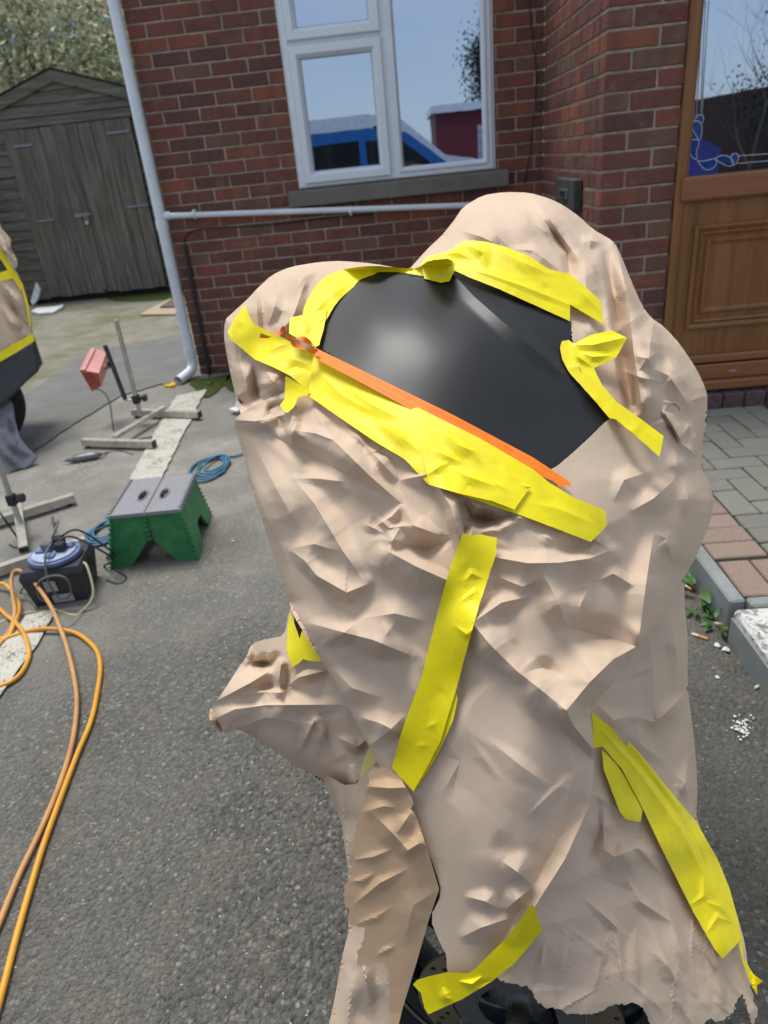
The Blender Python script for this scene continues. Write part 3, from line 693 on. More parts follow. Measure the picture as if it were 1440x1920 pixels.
# ------------------------------------------------------------------ shed
YS = 4.3
def shed():
    fl = GP(88, 575); 
    L = PY(40, 575, YS)[0]-.35; R = PY(325, 545, YS)[0]+.05
    apex = PY(97, 131, YS); 
    ex = PY(0, 190, YS)                  # roof line leaving the frame at left
    sl = (apex[2]-ex[2])/(apex[0]-ex[0]); er = PY(248, 160, YS)
    sr = (apex[2]-er[2])/(er[0]-apex[0])
    s = (sl+sr)/2; hw = 1.12; L, R = apex[0]-hw, apex[0]+hw; ze = apex[2]-s*hw
    root = thing('garden_shed', 'weathered grey timber garden shed with double doors and padlock', 'shed', (apex[0], YS, 0))
    MB().add([(L, YS+.03, 0), (R, YS+.03, 0), (R, YS+.03, ze-.03), (apex[0], YS+.03, apex[2]-.04), (L, YS+.03, ze-.03),
              (L, YS+2.4, 0), (R, YS+2.4, 0), (R, YS+2.4, ze-.03), (apex[0], YS+2.4, apex[2]-.04), (L, YS+2.4, ze-.03)],
             [(0, 1, 2, 3, 4), (9, 8, 7, 6, 5), (0, 5, 6, 1), (1, 6, 7, 2), (4, 9, 5, 0)]).build('body', 'matt_dark', root)
    dx0, dx1 = PY(22, 300, YS)[0], PY(262, 300, YS)[0]; dzt = PY(130, 232, YS)[2]
    z = 0.06; bh = .118
    while z < apex[2]-.06:
        zt = z+bh
        def lim(zz): return hw if zz < ze-.02 else max(0, (apex[2]-.02-zz)/s)
        w = lim(z+bh*.9)
        segs = [(apex[0]-w, apex[0]+w)] if z > dzt-.02 else [(apex[0]-w, dx0-.01), (dx1+.01, apex[0]+w)]
        for a, b in segs:
            if b-a < .03: continue
            n = 4; lo_ = []; hi_ = []
            for k in range(n+1):
                xx = a+(b-a)*k/n; wob = random.uniform(-.004, .004)
                lo_.append((xx, YS-.022, z+wob)); hi_.append((xx, YS-.004, zt-.004))
            m = MB()
            vs = [(x, y, zz) for x, y, zz in lo_]+[(x, y, zz) for x, y, zz in hi_]+[(x, y+.025, zz) for x, y, zz in hi_]+[(x, y+.03, zz) for x, y, zz in lo_]
            fs = [(k, k+1, n+2+k, n+1+k) for k in range(n)]+[(n+1+k, n+2+k, 2*n+3+k, 2*n+2+k) for k in range(n)]+[(k+1, k, 3*n+3+k, 3*n+4+k) for k in range(n)]
            m.add(vs, fs).build('board', 'shed_wood_h', root)
        z += bh
    # bargeboards and roof
    for sg in (-1, 1):
        e = (apex[0]+sg*(hw+.14), YS-.05, apex[2]-s*(hw+.14)); a = (apex[0], YS-.05, apex[2])
        n = 8; d = Vector(e)-Vector(a); 
        m = MB().add([a, e, (e[0], e[1], e[2]-.115), (a[0], a[1], a[2]-.115), (a[0], a[1]+.025, a[2]), (e[0], e[1]+.025, e[2]), (e[0], e[1]+.025, e[2]-.115), (a[0], a[1]+.025, a[2]-.115)],
                     [(0, 1, 2, 3), (7, 6, 5, 4), (0, 4, 5, 1), (3, 2, 6, 7), (1, 5, 6, 2), (0, 3, 7, 4)])
        m.build('bargeboard', 'shed_wood_h', root)
        MB().prism([(a[0], a[1]-.01, a[2]+.004), (e[0], e[1]-.01, e[2]+.004), (e[0], YS+2.5, e[2]+.004), (a[0], YS+2.5, a[2]+.004)], (0, 0, .02)).build('roof', 'matt_dark', root)
    # doors of vertical boards
    mid = PY(138, 300, YS)[0]
    for (a, b) in ((dx0, mid-.006), (mid+.006, dx1)):
        n = 5; dm = MB().box((a, YS-.028, .10), (b, YS-.024, dzt)); dd = dm.build('door', 'matt_dark', root)
        for k in range(n):
            x0 = a+(b-a)*k/n+.002; x1 = a+(b-a)*(k+1)/n-.002; o_ = random.uniform(0, .004)
            MB().box((x0, YS-.046-o_, .07+random.uniform(0, .02)), (x1, YS-.0285, dzt-random.uniform(0, .012)), .003).build('plank', 'shed_wood_v', dd)
    MB().box((dx0-.03, YS-.056, dzt+.005), (dx1+.03, YS-.0235, dzt+.045), .004).build('door_head', 'shed_wood_h', root)
    MB().box((mid-.035, YS-.062, .12), (mid+.025, YS-.052, dzt-.01), .003).build('cover_strip', 'shed_wood_v', root)
    for (u, v, u2) in ((25, 275, 62), (200, 250, 243), (70, 415, 102), (237, 388, 278)):
        p = PY(u, v, YS-.06); q_ = PY(u2, v-2, YS-.06)
        MB().box((p[0], YS-.066, p[2]-.012), (q_[0], YS-.058, p[2]+.012), .002).build('hinge', 'galv', root)
    for (u, v) in ((147, 404),):
        p = PY(u, v, YS-.07); MB().box((p[0]-.05, YS-.072, p[2]-.022), (p[0]+.13, YS-.060, p[2]+.022), .003).tube([(p[0]+.03, YS-.085, p[2]), (p[0]+.16, YS-.085, p[2])], .009, 8).build('bolt', 'galv', root)
        q_ = PY(162, 414, YS-.09); MB().box((q_[0]-.022, YS-.10, q_[2]-.045), (q_[0]+.022, YS-.078, q_[2]), .005).tube(spline([(q_[0]-.014, YS-.09, q_[2]), (q_[0]-.012, YS-.09, q_[2]+.03), (q_[0], YS-.09, q_[2]+.042), (q_[0]+.012, YS-.09, q_[2]+.03), (q_[0]+.014, YS-.09, q_[2])], 3), .004, 6).build('padlock', 'steel', root, True, 40)
    return apex, L
apex, SHL = shed()
def fence():
    xL = SHL-.03
    root = thing('timber_fence', 'dark brown timber fence left of the grey shed', 'fence', (xL-.7, YS-.5, 0))
    for k in range(8):
        x = xL-.02-k*.135; MB().box((x-.128, YS-.52, .02), (x, YS-.50, 1.55-random.uniform(0, .03))).build('board', 'dark_wood', root)
    MB().box((xL-.10, YS-.60, 0), (xL-.01, YS-.525, 1.30), .005).build('post', 'old_board', root)
fence()

# ------------------------------------------------------------------ tree and building behind the shed
def tree_mesh(branches, r0): pass
def olive(name, label, base, height, spread, nleaf, mat, seed, lean=0, dark=None, thick=.022):
    rg = random.Random(seed); root = thing(name, label, 'tree', base)
    b = Vector(base); m = MB(); tips = []
    def grow(p, d, L, r, lev):
        pts = [p]; rr = [r]; q = p.copy(); dd = d.copy()
        for k in range(5):
            dd = (dd+Vector((rg.uniform(-.22, .22), rg.uniform(-.22, .22), rg.uniform(-.05, .16)))).normalized(); q = q+dd*(L/5); pts.append(q.copy()); rr.append(r*(1-.13*(k+1)))
            if lev > 0 and lev <= 2: tips.append(q.copy())
        m.tube(pts, rr, 6, False)
        if lev < 3:
            for _ in range(4 if lev else 5):
                k = rg.randint(2, 5); a = rg.uniform(0, 6.28); nd = (dd+Vector((math.cos(a), math.sin(a), rg.uniform(-.1, .6)))*.9).normalized()
                grow(pts[k], nd, L*.66, rr[k]*.6, lev+1)
        else: tips.extend(pts[2:])
    grow(b, Vector((lean, 0, 1)).normalized(), height*.42, height*thick, 0)
    m.build('trunk', 'bark', root, True)
    if not nleaf: return root
    lm = MB(); 
    for i in range(nleaf):
        c = rg.choice(tips)+Vector((rg.gauss(0, 1), rg.gauss(0, 1), rg.gauss(0, 1)))*spread
        d = Vector((rg.gauss(0, 1), rg.gauss(0, 1), rg.gauss(.2, 1))).normalized(); s_ = d.cross(Vector((rg.gauss(0, 1), rg.gauss(0, 1), rg.gauss(0, 1)))).normalized()
        L = rg.uniform(.045, .11)*height/4; W = L*.22
        lm.add([c, c+d*L*.5+s_*W, c+d*L, c+d*L*.5-s_*W], [(0, 1, 2, 3)])
    me = bpy.data.meshes.new('crown'); me.from_pydata([tuple(Vector(p)-b) for p in lm.v], [], lm.f)
    o = link('crown', me, root, [mat, dark or mat])
    for i, p in enumerate(me.polygons): p.material_index = 1 if rg.random() < .35 else 0
    return root
olive('olive_tree', 'pale grey-green fine-leaved tree rising behind the shed ridge', (-6.4, 8.2, 0), 5.4, .26, 10500, 'olive_leaf', 3, .1, 'olive_leaf_dark')
olive('olive_tree', 'grey-green tree close to the white drainpipe above the shed', (-4.2, 9.0, 0), 5.0, .26, 8000, 'olive_leaf', 5, -.1, 'olive_leaf_dark')
olive('dark_bush', 'dark green bush left of the shed roof', (-8.2, 7.4, 0), 3.4, .22, 9000, 'olive_leaf_dark', 8, 0, 'hedge_leaf')
def cream():
    root = thing('cream_building', 'cream rendered building glimpsed through the tree', 'building', (-9, 15, 0))
    MB().box((-18, 15, 0), (-2.5, 20, 9)).build('wall', 'cream_wall', root)
    for (u, v, w, h) in ((0, 75, 60, 60), (115, 60, 60, 50), (160, 118, 110, 30), (205, 38, 50, 18), (-60, 60, 40, 60)):
        a = PY(u-w/2, v+h/2, 14.96); c = PY(u+w/2, v-h/2, 14.96); MB().box((a[0], 14.95, a[2]), (c[0], 15.02, c[2]), .02).build('window', 'blue_window', root)
cream()

# ------------------------------------------------------------------ things behind the camera, seen in the panes
def vehicle(name, label, cat, x, y, z, flip, prof, W, mat, glass):
    root = thing(name, label, cat, (x, y, z))
    def pl(poly, y0, y1): return MB().add([(x+flip*px, y0, z+pz) for px, pz in poly]+[(x+flip*px, y1, z+pz) for px, pz in poly],
                                            [tuple(range(len(poly))), tuple(reversed(range(len(poly), 2*len(poly))))]+[(i, (i+1) % len(poly), len(poly)+(i+1) % len(poly), len(poly)+i) for i in range(len(poly))])
    body = pl(prof, y, y-W).build('body', mat, root)
    for g in glass: pl(g, y+.006, y-.02).build('window', 'car_glass', root)
    for wx in (.75, 3.4):
        MB().tube([(x+flip*wx, y+.01, z+.31), (x+flip*wx, y-.2, z+.31)], .31, 20).build('wheel', 'tyre', root, True, 40)
    return root
VAN = [(0, .35), (0, .95), (.25, 1.08), (.95, 1.22), (1.65, 1.78), (2.2, 1.88), (4.4, 1.86), (4.5, 1.2), (4.5, .35)]
vehicle('blue_van', 'blue van mirrored in the lower left window pane', 'van', .9, -6.6, -.2, -1, VAN, 1.8, 'van_blue', [[(1.15, 1.2), (1.72, 1.68), (2.25, 1.72), (2.25, 1.18)], [(2.35, 1.18), (2.35, 1.73), (4.2, 1.70), (4.2, 1.18)]])
vehicle('white_van', 'white van mirrored behind the blue van', 'van', 1.0, -9.3, -.2, -1, [(p[0]*1.1, p[1]*1.17) for p in VAN], 1.9, 'van_white', [[(1.3, 1.42), (1.9, 1.95), (2.3, 2.0), (2.3, 1.42)]])
CAR = [(0, .3), (0, .7), (.2, .82), (1.1, .95), (1.75, 1.38), (3.1, 1.42), (4.0, 1.0), (4.2, .9), (4.2, .3)]
vehicle('violet_car', 'violet car mirrored at the right of the big pane', 'car', .6, -13, -.2, 1, [(a*1.1, b*1.18) for a, b in CAR], 1.7, 'car_violet', [[(1.43, 1.13), (1.98, 1.56), (3.3, 1.6), (3.96, 1.18)]])
def garages():
    root = thing('red_garage', 'red and grey shuttered garage mirrored in the window', 'garage', (2, -15.2, -.2))
    MB().box((.1, -18, -.2), (4.6, -15.2, 2.15)).build('wall', 'shutter_red', root)
    for k in range(14): MB().box((1.15, -15.2, .0+k*.13), (4.4, -15.16+.01*(k % 2), .125+k*.13)).build('slat', 'shutter_grey', root)
    MB().box((0, -18.1, 2.152), (4.8, -15.1, 2.32)).build('roof', 'van_white', root)
    r2 = thing('dark_terrace', 'dark brick building mirrored in the door glass', 'building', (9, -16, -.2))
    MB().box((7.2, -20, -.2), (18, -13, 1.9)).build('wall', 'dark_brick', r2)
    for k in range(5): MB().box((7.6+k*1.1, -13, .9), (8.2+k*1.1, -12.96, 1.8)).build('window', 'car_glass', r2)
    r3 = thing('pale_fence', 'pale boarded fence mirrored in the door glass', 'fence', (5.6, -9, -.2))
    for k in range(12): MB().box((4.35+k*.11, -9, -.2), (4.452+k*.11, -8.97, 1.75)).build('board', 'fence_pale', r3)
garages()
olive('dark_tree', 'dark evergreen tree mirrored beside the garage', (2.6, -19.5, -.2), 5.6, .3, 30000, 'hedge_leaf', 21, 0, 'hedge_leaf')
for i, (x, y) in enumerate(((6.4, -12.2), (8.2, -12.6), (10.2, -12.4))):
    olive('evergreen_bush', ('dark bush mirrored low in the door glass', 'second dark bush mirrored in the door glass', 'last dark bush mirrored in the door glass')[i], (x, y, -.2), 3.4, .25, 4000, 'hedge_leaf', 31+i, 0, 'hedge_leaf')
for i, (x, y, h, lab) in enumerate(((4.6, -10.2, 4.6, 'thin bare sapling mirrored beside the door frame'), (5.2, -11.0, 6.5, 'bare tree mirrored at the left of the door glass'), (6.0, -11.6, 5.4, 'slender bare tree mirrored between two larger ones'),
        (6.8, -11.0, 7.2, 'tall bare tree mirrored in the middle of the door glass'), (7.5, -11.8, 5.6, 'leaning bare tree mirrored in the door glass'), (8.3, -11.0, 7.0, 'bare tree mirrored at the right of the door glass'))):
    olive('bare_tree', lab, (x, y, -.2), h, .3, 0, 'olive_leaf', 51+i, thick=.008)

# ------------------------------------------------------------------ crumpled sheets
def seg_dist(U, V, pts):
    """nearest distance, signed side and position along a polyline"""
    pts = np.asarray(pts, float); best = np.full(U.shape, 1e9); side = np.zeros(U.shape); tw = np.zeros(U.shape); ww = np.zeros(U.shape); acc = 0.0
    for (a, b) in zip(pts[:-1], pts[1:]):
        d = b-a; L = np.hypot(*d)+1e-9; t = np.clip(((U-a[0])*d[0]+(V-a[1])*d[1])/L**2, 0, 1)
        px = a[0]+d[0]*t; py = a[1]+d[1]*t; ds = np.hypot(U-px, V-py); cr = (d[0]*(V-a[1])-d[1]*(U-a[0]))/L
        k = ds < best; best = np.where(k, ds, best); side = np.where(k, cr, side)
        q = 1/(ds+.5)**7; tw += q*(acc+t*L); ww += q; acc += L
    return best, side, tw/ww, acc
GAIN = 1.9
def stroke_h(U, V, s):
    """s = (points, height in mm, width on the left of travel, width on the right, start height 0..1, end height 0..1)"""
    pts, h, wl, wr = s[:4]; e0, e1 = (s[4], s[5]) if len(s) > 5 else (0., 0.)
    d, side, t, L = seg_dist(U, V, pts)
    f = t/L; tp = np.where(f < .45, e0+(1-e0)*f/.45, np.where(f > .55, e1+(1-e1)*(1-f)/.45, 1.0)); tp = np.clip(tp, 0, 1)
    kk = .5+.5*np.clip(side/(d+1e-6), -1, 1); w = (wl*(1-kk)+wr*kk)*(.4+.6*tp); x = np.clip(1-d/w, 0, 1)
    return GAIN*h/1000*tp*np.where(x < .4, x*x/.8, x-.2)/.8
class RBF:
    def __init__(s, P):
        P = np.array(P, float); s.p = P[:, :2]; n = len(P); d = s.k(np.hypot(*(s.p[:, None]-s.p[None]).transpose(2, 0, 1)))
        d = d+np.eye(n)*.4
        A = np.zeros((n+3, n+3)); A[:n, :n] = d; A[:n, n] = 1; A[:n, n+1:] = s.p/1000; A[n, :n] = 1; A[n+1:, :n] = s.p.T/1000
        s.w = np.linalg.solve(A, np.concatenate([P[:, 2], [0, 0, 0]]))
    def k(s, r): r = r/300.; return r*r*np.log(r+1e-9)
    def __call__(s, U, V):
        n = len(s.p); out = np.full(U.shape, s.w[n])+s.w[n+1]*U/1000+s.w[n+2]*V/1000
        for i in range(n): out = out+s.w[i]*s.k(np.hypot(U-s.p[i, 0], V-s.p[i, 1]))
        return out
BASE = RBF([(980, 365, 1.06), (870, 395, 1.07), (1100, 430, 1.07), (1200, 560, 1.05), (1310, 760, 1.0), (1330, 930, .97), (960, 440, 1.0), (1000, 520, .93), (1120, 560, .96),
            (640, 492, 1.02), (500, 530, 1.02), (425, 610, 1.0), (450, 720, .95), (850, 510, .95), (600, 640, .93), (700, 560, .96), (850, 680, .85), (1000, 700, .85), (1060, 600, .90), (1180, 700, .90),
            (1140, 790, .84), (1030, 880, .79), (700, 760, .82), (900, 880, .77), (600, 860, .83), (480, 870, .92), (850, 1000, .75), (1000, 1000, .74), (1180, 920, .80), (1290, 900, .92),
            (700, 1060, .77), (545, 1060, .86), (900, 1200, .73), (1100, 1150, .745), (1250, 1080, .84), (680, 1340, .80), (850, 1400, .735), (1020, 1330, .73), (1200, 1330, .82), (1295, 1330, .93),
            (790, 1600, .775), (930, 1600, .725), (1060, 1550, .745), (1200, 1600, .81), (1310, 1600, .90), (870, 1800, .76), (1000, 1720, .76), (1200, 1800, .79), (1390, 1850, .88), (650, 1600, .86), (650, 1850, .86)])
def rnd_strokes(seed, box, n, hmin, hmax, lmin=40, lmax=190, ang=None, wmul=1.0):
    r = random.Random(seed); out = []
    for _ in range(n):
        x = r.uniform(box[0], box[2]); y = r.uniform(box[1], box[3]); L = r.uniform(lmin, lmax)
        a = r.uniform(0, math.pi) if ang is None else r.gauss(ang, .45)
        p = [(x, y)]
        for k in range(2):
            a += r.uniform(-.18, .18); p.append((p[-1][0]+math.cos(a)*L/2, p[-1][1]+math.sin(a)*L/2))
        w = r.uniform(14, 60)*wmul; h = .8*r.uniform(hmin, hmax)*(1 if r.random() < .8 else -.8)
        out.append((p, h, w*r.uniform(.5, 1.5), w*r.uniform(.5, 1.5)))
    return out
class Facets:
    """random planar facets: a stretched random triangulation with random heights, read back from a 3 px raster"""
    def __init__(s, seed, sp, amp, ang, stretch, mask_seed=None):
        r = np.random.RandomState(seed); ca, sa = math.cos(ang), math.sin(ang)
        n = int(3200/sp); gx, gy = np.meshgrid(np.arange(n)-n/2, np.arange(n)-n/2); gx = gx.ravel()+r.uniform(-.48, .48, n*n); gy = gy.ravel()+r.uniform(-.48, .48, n*n)
        X = gx*sp*stretch; Y = gy*sp; U = 800+X*ca-Y*sa; V = 1100+X*sa+Y*ca
        k = (U > 250) & (U < 1550) & (V > 200) & (V < 2100); U, V = U[k], V[k]; H = r.uniform(-1, 1, len(U)); H = np.sign(H)*np.abs(H)**.8
        vs, _, fs, *_q = delaunay_2d_cdt([Vector((a, b)) for a, b in zip(U, V)], [], [], 0, 1e-6)
        VX = np.array([(v.x, v.y) for v in vs]); es = set()
        for f in fs:
            for a_, b_ in ((f[0], f[1]), (f[1], f[2]), (f[2], f[0])): es.add((min(a_, b_), max(a_, b_)))
        s.lines = [(tuple(VX[a_]), tuple(VX[b_])) for a_, b_ in es]
        H2 = H if len(vs) == len(H) else np.resize(H, len(vs))
        s.x0, s.y0, s.d = 330, 300, 1.2; W, Hh = 975, 1400; s.g = np.zeros((Hh, W))
        for f in fs:
            P = VX[list(f)]; x0 = max(0, int((P[:, 0].min()-s.x0)/s.d)); x1 = min(W, int((P[:, 0].max()-s.x0)/s.d)+2); y0 = max(0, int((P[:, 1].min()-s.y0)/s.d)); y1 = min(Hh, int((P[:, 1].max()-s.y0)/s.d)+2)
            if x1 <= x0 or y1 <= y0: continue
            gx, gy = np.meshgrid(np.arange(x0, x1)*s.d+s.x0, np.arange(y0, y1)*s.d+s.y0)
            (ax, ay), (bx, by), (cx, cy) = P; det = (by-cy)*(ax-cx)+(cx-bx)*(ay-cy)
            if abs(det) < 1e-6: continue
            l0 = ((by-cy)*(gx-cx)+(cx-bx)*(gy-cy))/det; l1 = ((cy-ay)*(gx-cx)+(ax-cx)*(gy-cy))/det; l2 = 1-l0-l1
            m = (l0 > -.001) & (l1 > -.001) & (l2 > -.001); z = l0*H2[f[0]]+l1*H2[f[1]]+l2*H2[f[2]]
            blk = s.g[y0:y1, x0:x1]; blk[m] = z[m]
        if mask_seed is not None:
            q = np.random.RandomState(mask_seed); yy, xx = np.mgrid[0:Hh, 0:W]; m = np.zeros((Hh, W))
            for _ in range(7):
                a = q.uniform(0, 6.28); L = q.uniform(110, 275); m += np.sin((xx*math.cos(a)+yy*math.sin(a))/L*6.28+q.uniform(0, 6.28))
            s.g *= np.clip(.45+m*.40, .05, 1.35)
        s.g *= amp
    def __call__(s, U, V):
        x = np.clip((U-s.x0)/s.d, 0, s.g.shape[1]-1.001); y = np.clip((V-s.y0)/s.d, 0, s.g.shape[0]-1.001); i = x.astype(int); j = y.astype(int); fx = x-i; fy = y-j; g = s.g
        return g[j, i]*(1-fx)*(1-fy)+g[j, i+1]*fx*(1-fy)+g[j+1, i]*(1-fx)*fy+g[j+1, i+1]*fx*fy
F_BIG = Facets(101, 110, .0125, .85, 2.0, 5); F_MID = Facets(102, 56, .0034, .6, 2.4, 6); F_MID2 = Facets(103, 34, .0018, -.7, 1.8, 7); F_FINE = Facets(104, 24, .0006, .9, 1.8, 8); F_VERT = Facets(105, 26, .0030, 1.45, 4.0, 9)
def fac(big=1., mid=1., fine=1., vert=0.):
    return lambda U, V: big*F_BIG(U, V)+mid*(F_MID(U, V)+F_MID2(U, V))+fine*F_FINE(U, V)+vert*F_VERT(U, V)
class Raster:
    """blurred copy of a sheet's depth, for tape that bridges the hollows"""
    def __init__(s, sh, box, blur=6, d=4.0):
        s.x0, s.y0, s.d = box[0], box[1], d; gx, gy = np.meshgrid(np.arange(box[0], box[2], d), np.arange(box[1], box[3], d)); g = sh(gx.ravel(), gy.ravel()).reshape(gx.shape)
        for ax in (0, 1):      # nearest surface within a few cells, then blurred: the tape spans the hollows
            g = np.min([np.roll(g, k, axis=ax) for k in range(-3, 4)], axis=0)
        for ax in (0, 1):
            for _ in range(2):
                p = np.pad(g, [(blur, blur) if a == ax else (0, 0) for a in (0, 1)], mode='edge'); c = np.cumsum(p, axis=ax); c = np.insert(c, 0, 0, axis=ax)
                g = (np.take(c, range(2*blur+1, c.shape[ax]), axis=ax)-np.take(c, range(0, c.shape[ax]-2*blur-1), axis=ax))/(2*blur+1)
        s.g = g
    def __call__(s, U, V):
        x = np.clip((U-s.x0)/s.d, 0, s.g.shape[1]-1.001); y = np.clip((V-s.y0)/s.d, 0, s.g.shape[0]-1.001); i = x.astype(int); j = y.astype(int); fx = x-i; fy = y-j; g = s.g
        b = g[j, i]*(1-fx)*(1-fy)+g[j, i+1]*fx*(1-fy)+g[j+1, i]*(1-fx)*fy+g[j+1, i+1]*fx*fy
        return b-.0004
SHEETS = {}
class Sheet:
    def __init__(s, poly, strokes=(), off=0.0, edge=None, base=BASE, chaikin=1, fn=None, gain=1.0, tuck=False):
        s.tuck = tuck
        strokes = [(q[0], q[1]*gain)+tuple(q[2:]) for q in strokes]
        s.poly = chaik(poly, chaikin); s.strokes = list(strokes); s.off = off; s.edge = edge or []; s.base = base; s.fn = fn
    def __call__(s, U, V):
        U = np.asarray(U, float); V = np.asarray(V, float)
        D = s.base(U, V)+s.off
        for (pts, w, h) in s.edge:       # round the surface away (h>0) or towards the lens (h<0) near a silhouette line
            d, sd_, t, L = seg_dist(U, V, pts); x = np.clip(1-d/w, 0, 1); D = D+h*(1-np.sqrt(np.clip(1-x*x, 0, 1)))
        for st in s.strokes: D = D-stroke_h(U, V, st)
        if s.fn is not None: D = D+s.fn(U, V)
        if s.tuck: D = np.where(inside(np.stack([U, V], 1), PAN_ZONE), np.maximum(D, PANB(U, V)+.015), D)
        return D
def chaik(P, n=1):
    P = [np.asarray(p, float) for p in P]
    for _ in range(n):
        Q = []
        for i in range(len(P)):
            a, b = P[i], P[(i+1) % len(P)]; Q += [a*.8+b*.2, a*.2+b*.8]
        P = Q
    return [tuple(p) for p in P]
def resample(poly, sp, rag=0.0, seed=1):
    r = random.Random(seed); out = []; n = len(poly)
    for i in range(n):
        a = np.array(poly[i]); b = np.array(poly[(i+1) % n]); L = np.hypot(*(b-a)); k = max(1, int(round(L/sp)))
        for j in range(k):
            p = a+(b-a)*j/k
            if rag: p = p+np.array([r.gauss(0, rag), r.gauss(0, rag)])
            out.append(p)
    return out
def sheet_obj(name, poly, depth, mat, parent, sp=5.0, rag=0.0, seed=1, creases=(), thick=0.0, smooth=True, frag=None, sharp=14, facets=()):
    P = resample(poly, sp, rag if frag is None else 0, seed)
    if frag is not None:
        r = random.Random(seed); P = [p+(np.array([r.gauss(0, rag), r.gauss(0, rag)]) if frag(p) else 0) for p in P]
    pa = np.array(P); x0, y0 = pa.min(0); x1, y1 = pa.max(0); pts = []
    ny = int((y1-y0)/(sp*.87))+1
    gx, gy = np.meshgrid(np.arange(x0, x1, sp), np.arange(ny)*sp*.87+y0); gx = gx+(np.arange(ny) % 2)[:, None]*sp/2
    g = np.stack([gx.ravel(), gy.ravel()], 1)+rng.uniform(-.12, .12, (gx.size, 2))*sp; g = g[inside(g, pa)]
    if len(g):
        d, *_q = seg_dist(g[:, 0], g[:, 1], np.vstack([pa, pa[:1]])) if len(pa) < 60 else (np.full(len(g), 1e9),)
        if len(pa) >= 60:
            d = np.full(len(g), 1e9)
            for k in range(0, len(pa)): d = np.minimum(d, np.hypot(g[:, 0]-pa[k, 0], g[:, 1]-pa[k, 1]))
        g = g[d > sp*.55]
    n = len(P); V2 = [Vector((p[0], p[1])) for p in P]+[Vector((p[0], p[1])) for p in g]; E = [(i, (i+1) % n) for i in range(n)]
    creases = list(creases)
    for F_ in facets: creases += [l for l in F_.lines if max(l[0][0], l[1][0]) > x0 and min(l[0][0], l[1][0]) < x1 and max(l[0][1], l[1][1]) > y0 and min(l[0][1], l[1][1]) < y1]
    if facets:      # keep the loose grid points off the crease lines
        q = sp*.5; occ = set()
        for c in creases:
            for p_ in resample(list(c)+[c[-1]], sp*.45)[:-1]: occ.add((int(p_[0]//q), int(p_[1]//q)))
        V2 = V2[:n]+[v for v in V2[n:] if (int(v.x//q), int(v.y//q)) not in occ]
    RS = [resample(list(c)+[c[-1]], sp)[:-1] for c in creases]
    if RS:
        INS = inside(np.array([p_ for c in RS for p_ in c]), pa); i0 = 0
        for c in RS:
            k0 = None
            for q, ok in zip(c, INS[i0:i0+len(c)]):
                if ok:
                    V2.append(Vector((q[0], q[1]))); i = len(V2)-1
                    if k0 is not None: E.append((k0, i))
                    k0 = i
                else: k0 = None
            i0 += len(c)
    vs, _, fs, *_r = delaunay_2d_cdt(V2, E, [], 1, 1e-4)
    uv = np.array([(v.x, v.y) for v in vs]); D = depth(uv[:, 0], uv[:, 1])
    W = CAM[None]+(FF[None]+RR[None]*((uv[:, 0:1]-720)/FPX)+UU[None]*((960-uv[:, 1:2])/FPX))*D[:, None]
    off = np.array(wloc(parent)) if parent is not None else np.zeros(3)
    me = bpy.data.meshes.new(name); me.from_pydata((W-off).tolist(), [], [tuple(reversed(f)) for f in fs])
    if smooth: me.shade_smooth(); me.set_sharp_from_angle(angle=math.radians(sharp))
    o = link(name, me, parent, mat)
    if thick:
        md = o.modifiers.new('thickness', 'SOLIDIFY'); md.thickness = thick; md.offset = 0
    return o
def fill(s, **k): pass

PAN_ZONE = [(566, 640), (580, 575), (605, 535), (655, 510), (760, 510), (850, 503), (950, 545), (1068, 596), (1072, 640), (1060, 655), (1060, 682), (1080, 712), (1146, 780), (1040, 890), (900, 820), (640, 690)]
PANB = RBF([(595, 650, .920), (602, 611, .945), (631, 564, .975), (667, 531, .995), (711, 513, 1.00), (747, 513, .998), (790, 521, .985), (826, 530, .962), (848, 510, .962), (950, 552, .922), (1067, 600, .905),
            (1052, 650, .895), (1075, 712, .878), (1143, 783, .862), (1035, 882, .802), (900, 815, .815), (750, 735, .845), (680, 690, .868), (700, 600, .872), (780, 590, .868), (880, 650, .848), (960, 720, .838), (1020, 790, .835), (850, 720, .833)])
# silhouette line on which the cover turns away from the lens
SIL_R = [(905, 366), (945, 360), (992, 361), (1030, 372), (1055, 384), (1085, 405), (1112, 430), (1152, 453), (1165, 480), (1185, 530), (1205, 575), (1222, 597), (1245, 612), (1275, 645), (1305, 690), (1322, 725), (1327, 745), (1323, 790), (1316, 840), (1318, 880), (1330, 905), (1338, 935), (1335, 965), (1322, 1005), (1305, 1045), (1290, 1070), (1284, 1140), (1290, 1200), (1289, 1290), (1296, 1340), (1305, 1420), (1308, 1480), (1305, 1540)]
SIL_T = [(770, 502), (800, 468), (830, 440), (852, 412), (868, 388), (905, 366), (945, 360), (992, 361)]
SIL_L = [(760, 505), (700, 494), (640, 489), (600, 491), (545, 500), (510, 515), (480, 543), (470, 555), (440, 583), (421, 600), (420, 640), (432, 700), (442, 745), (454, 755)]
SIL_CL = [(437, 787), (455, 850), (476, 930), (500, 1000), (520, 1060), (543, 1130)]

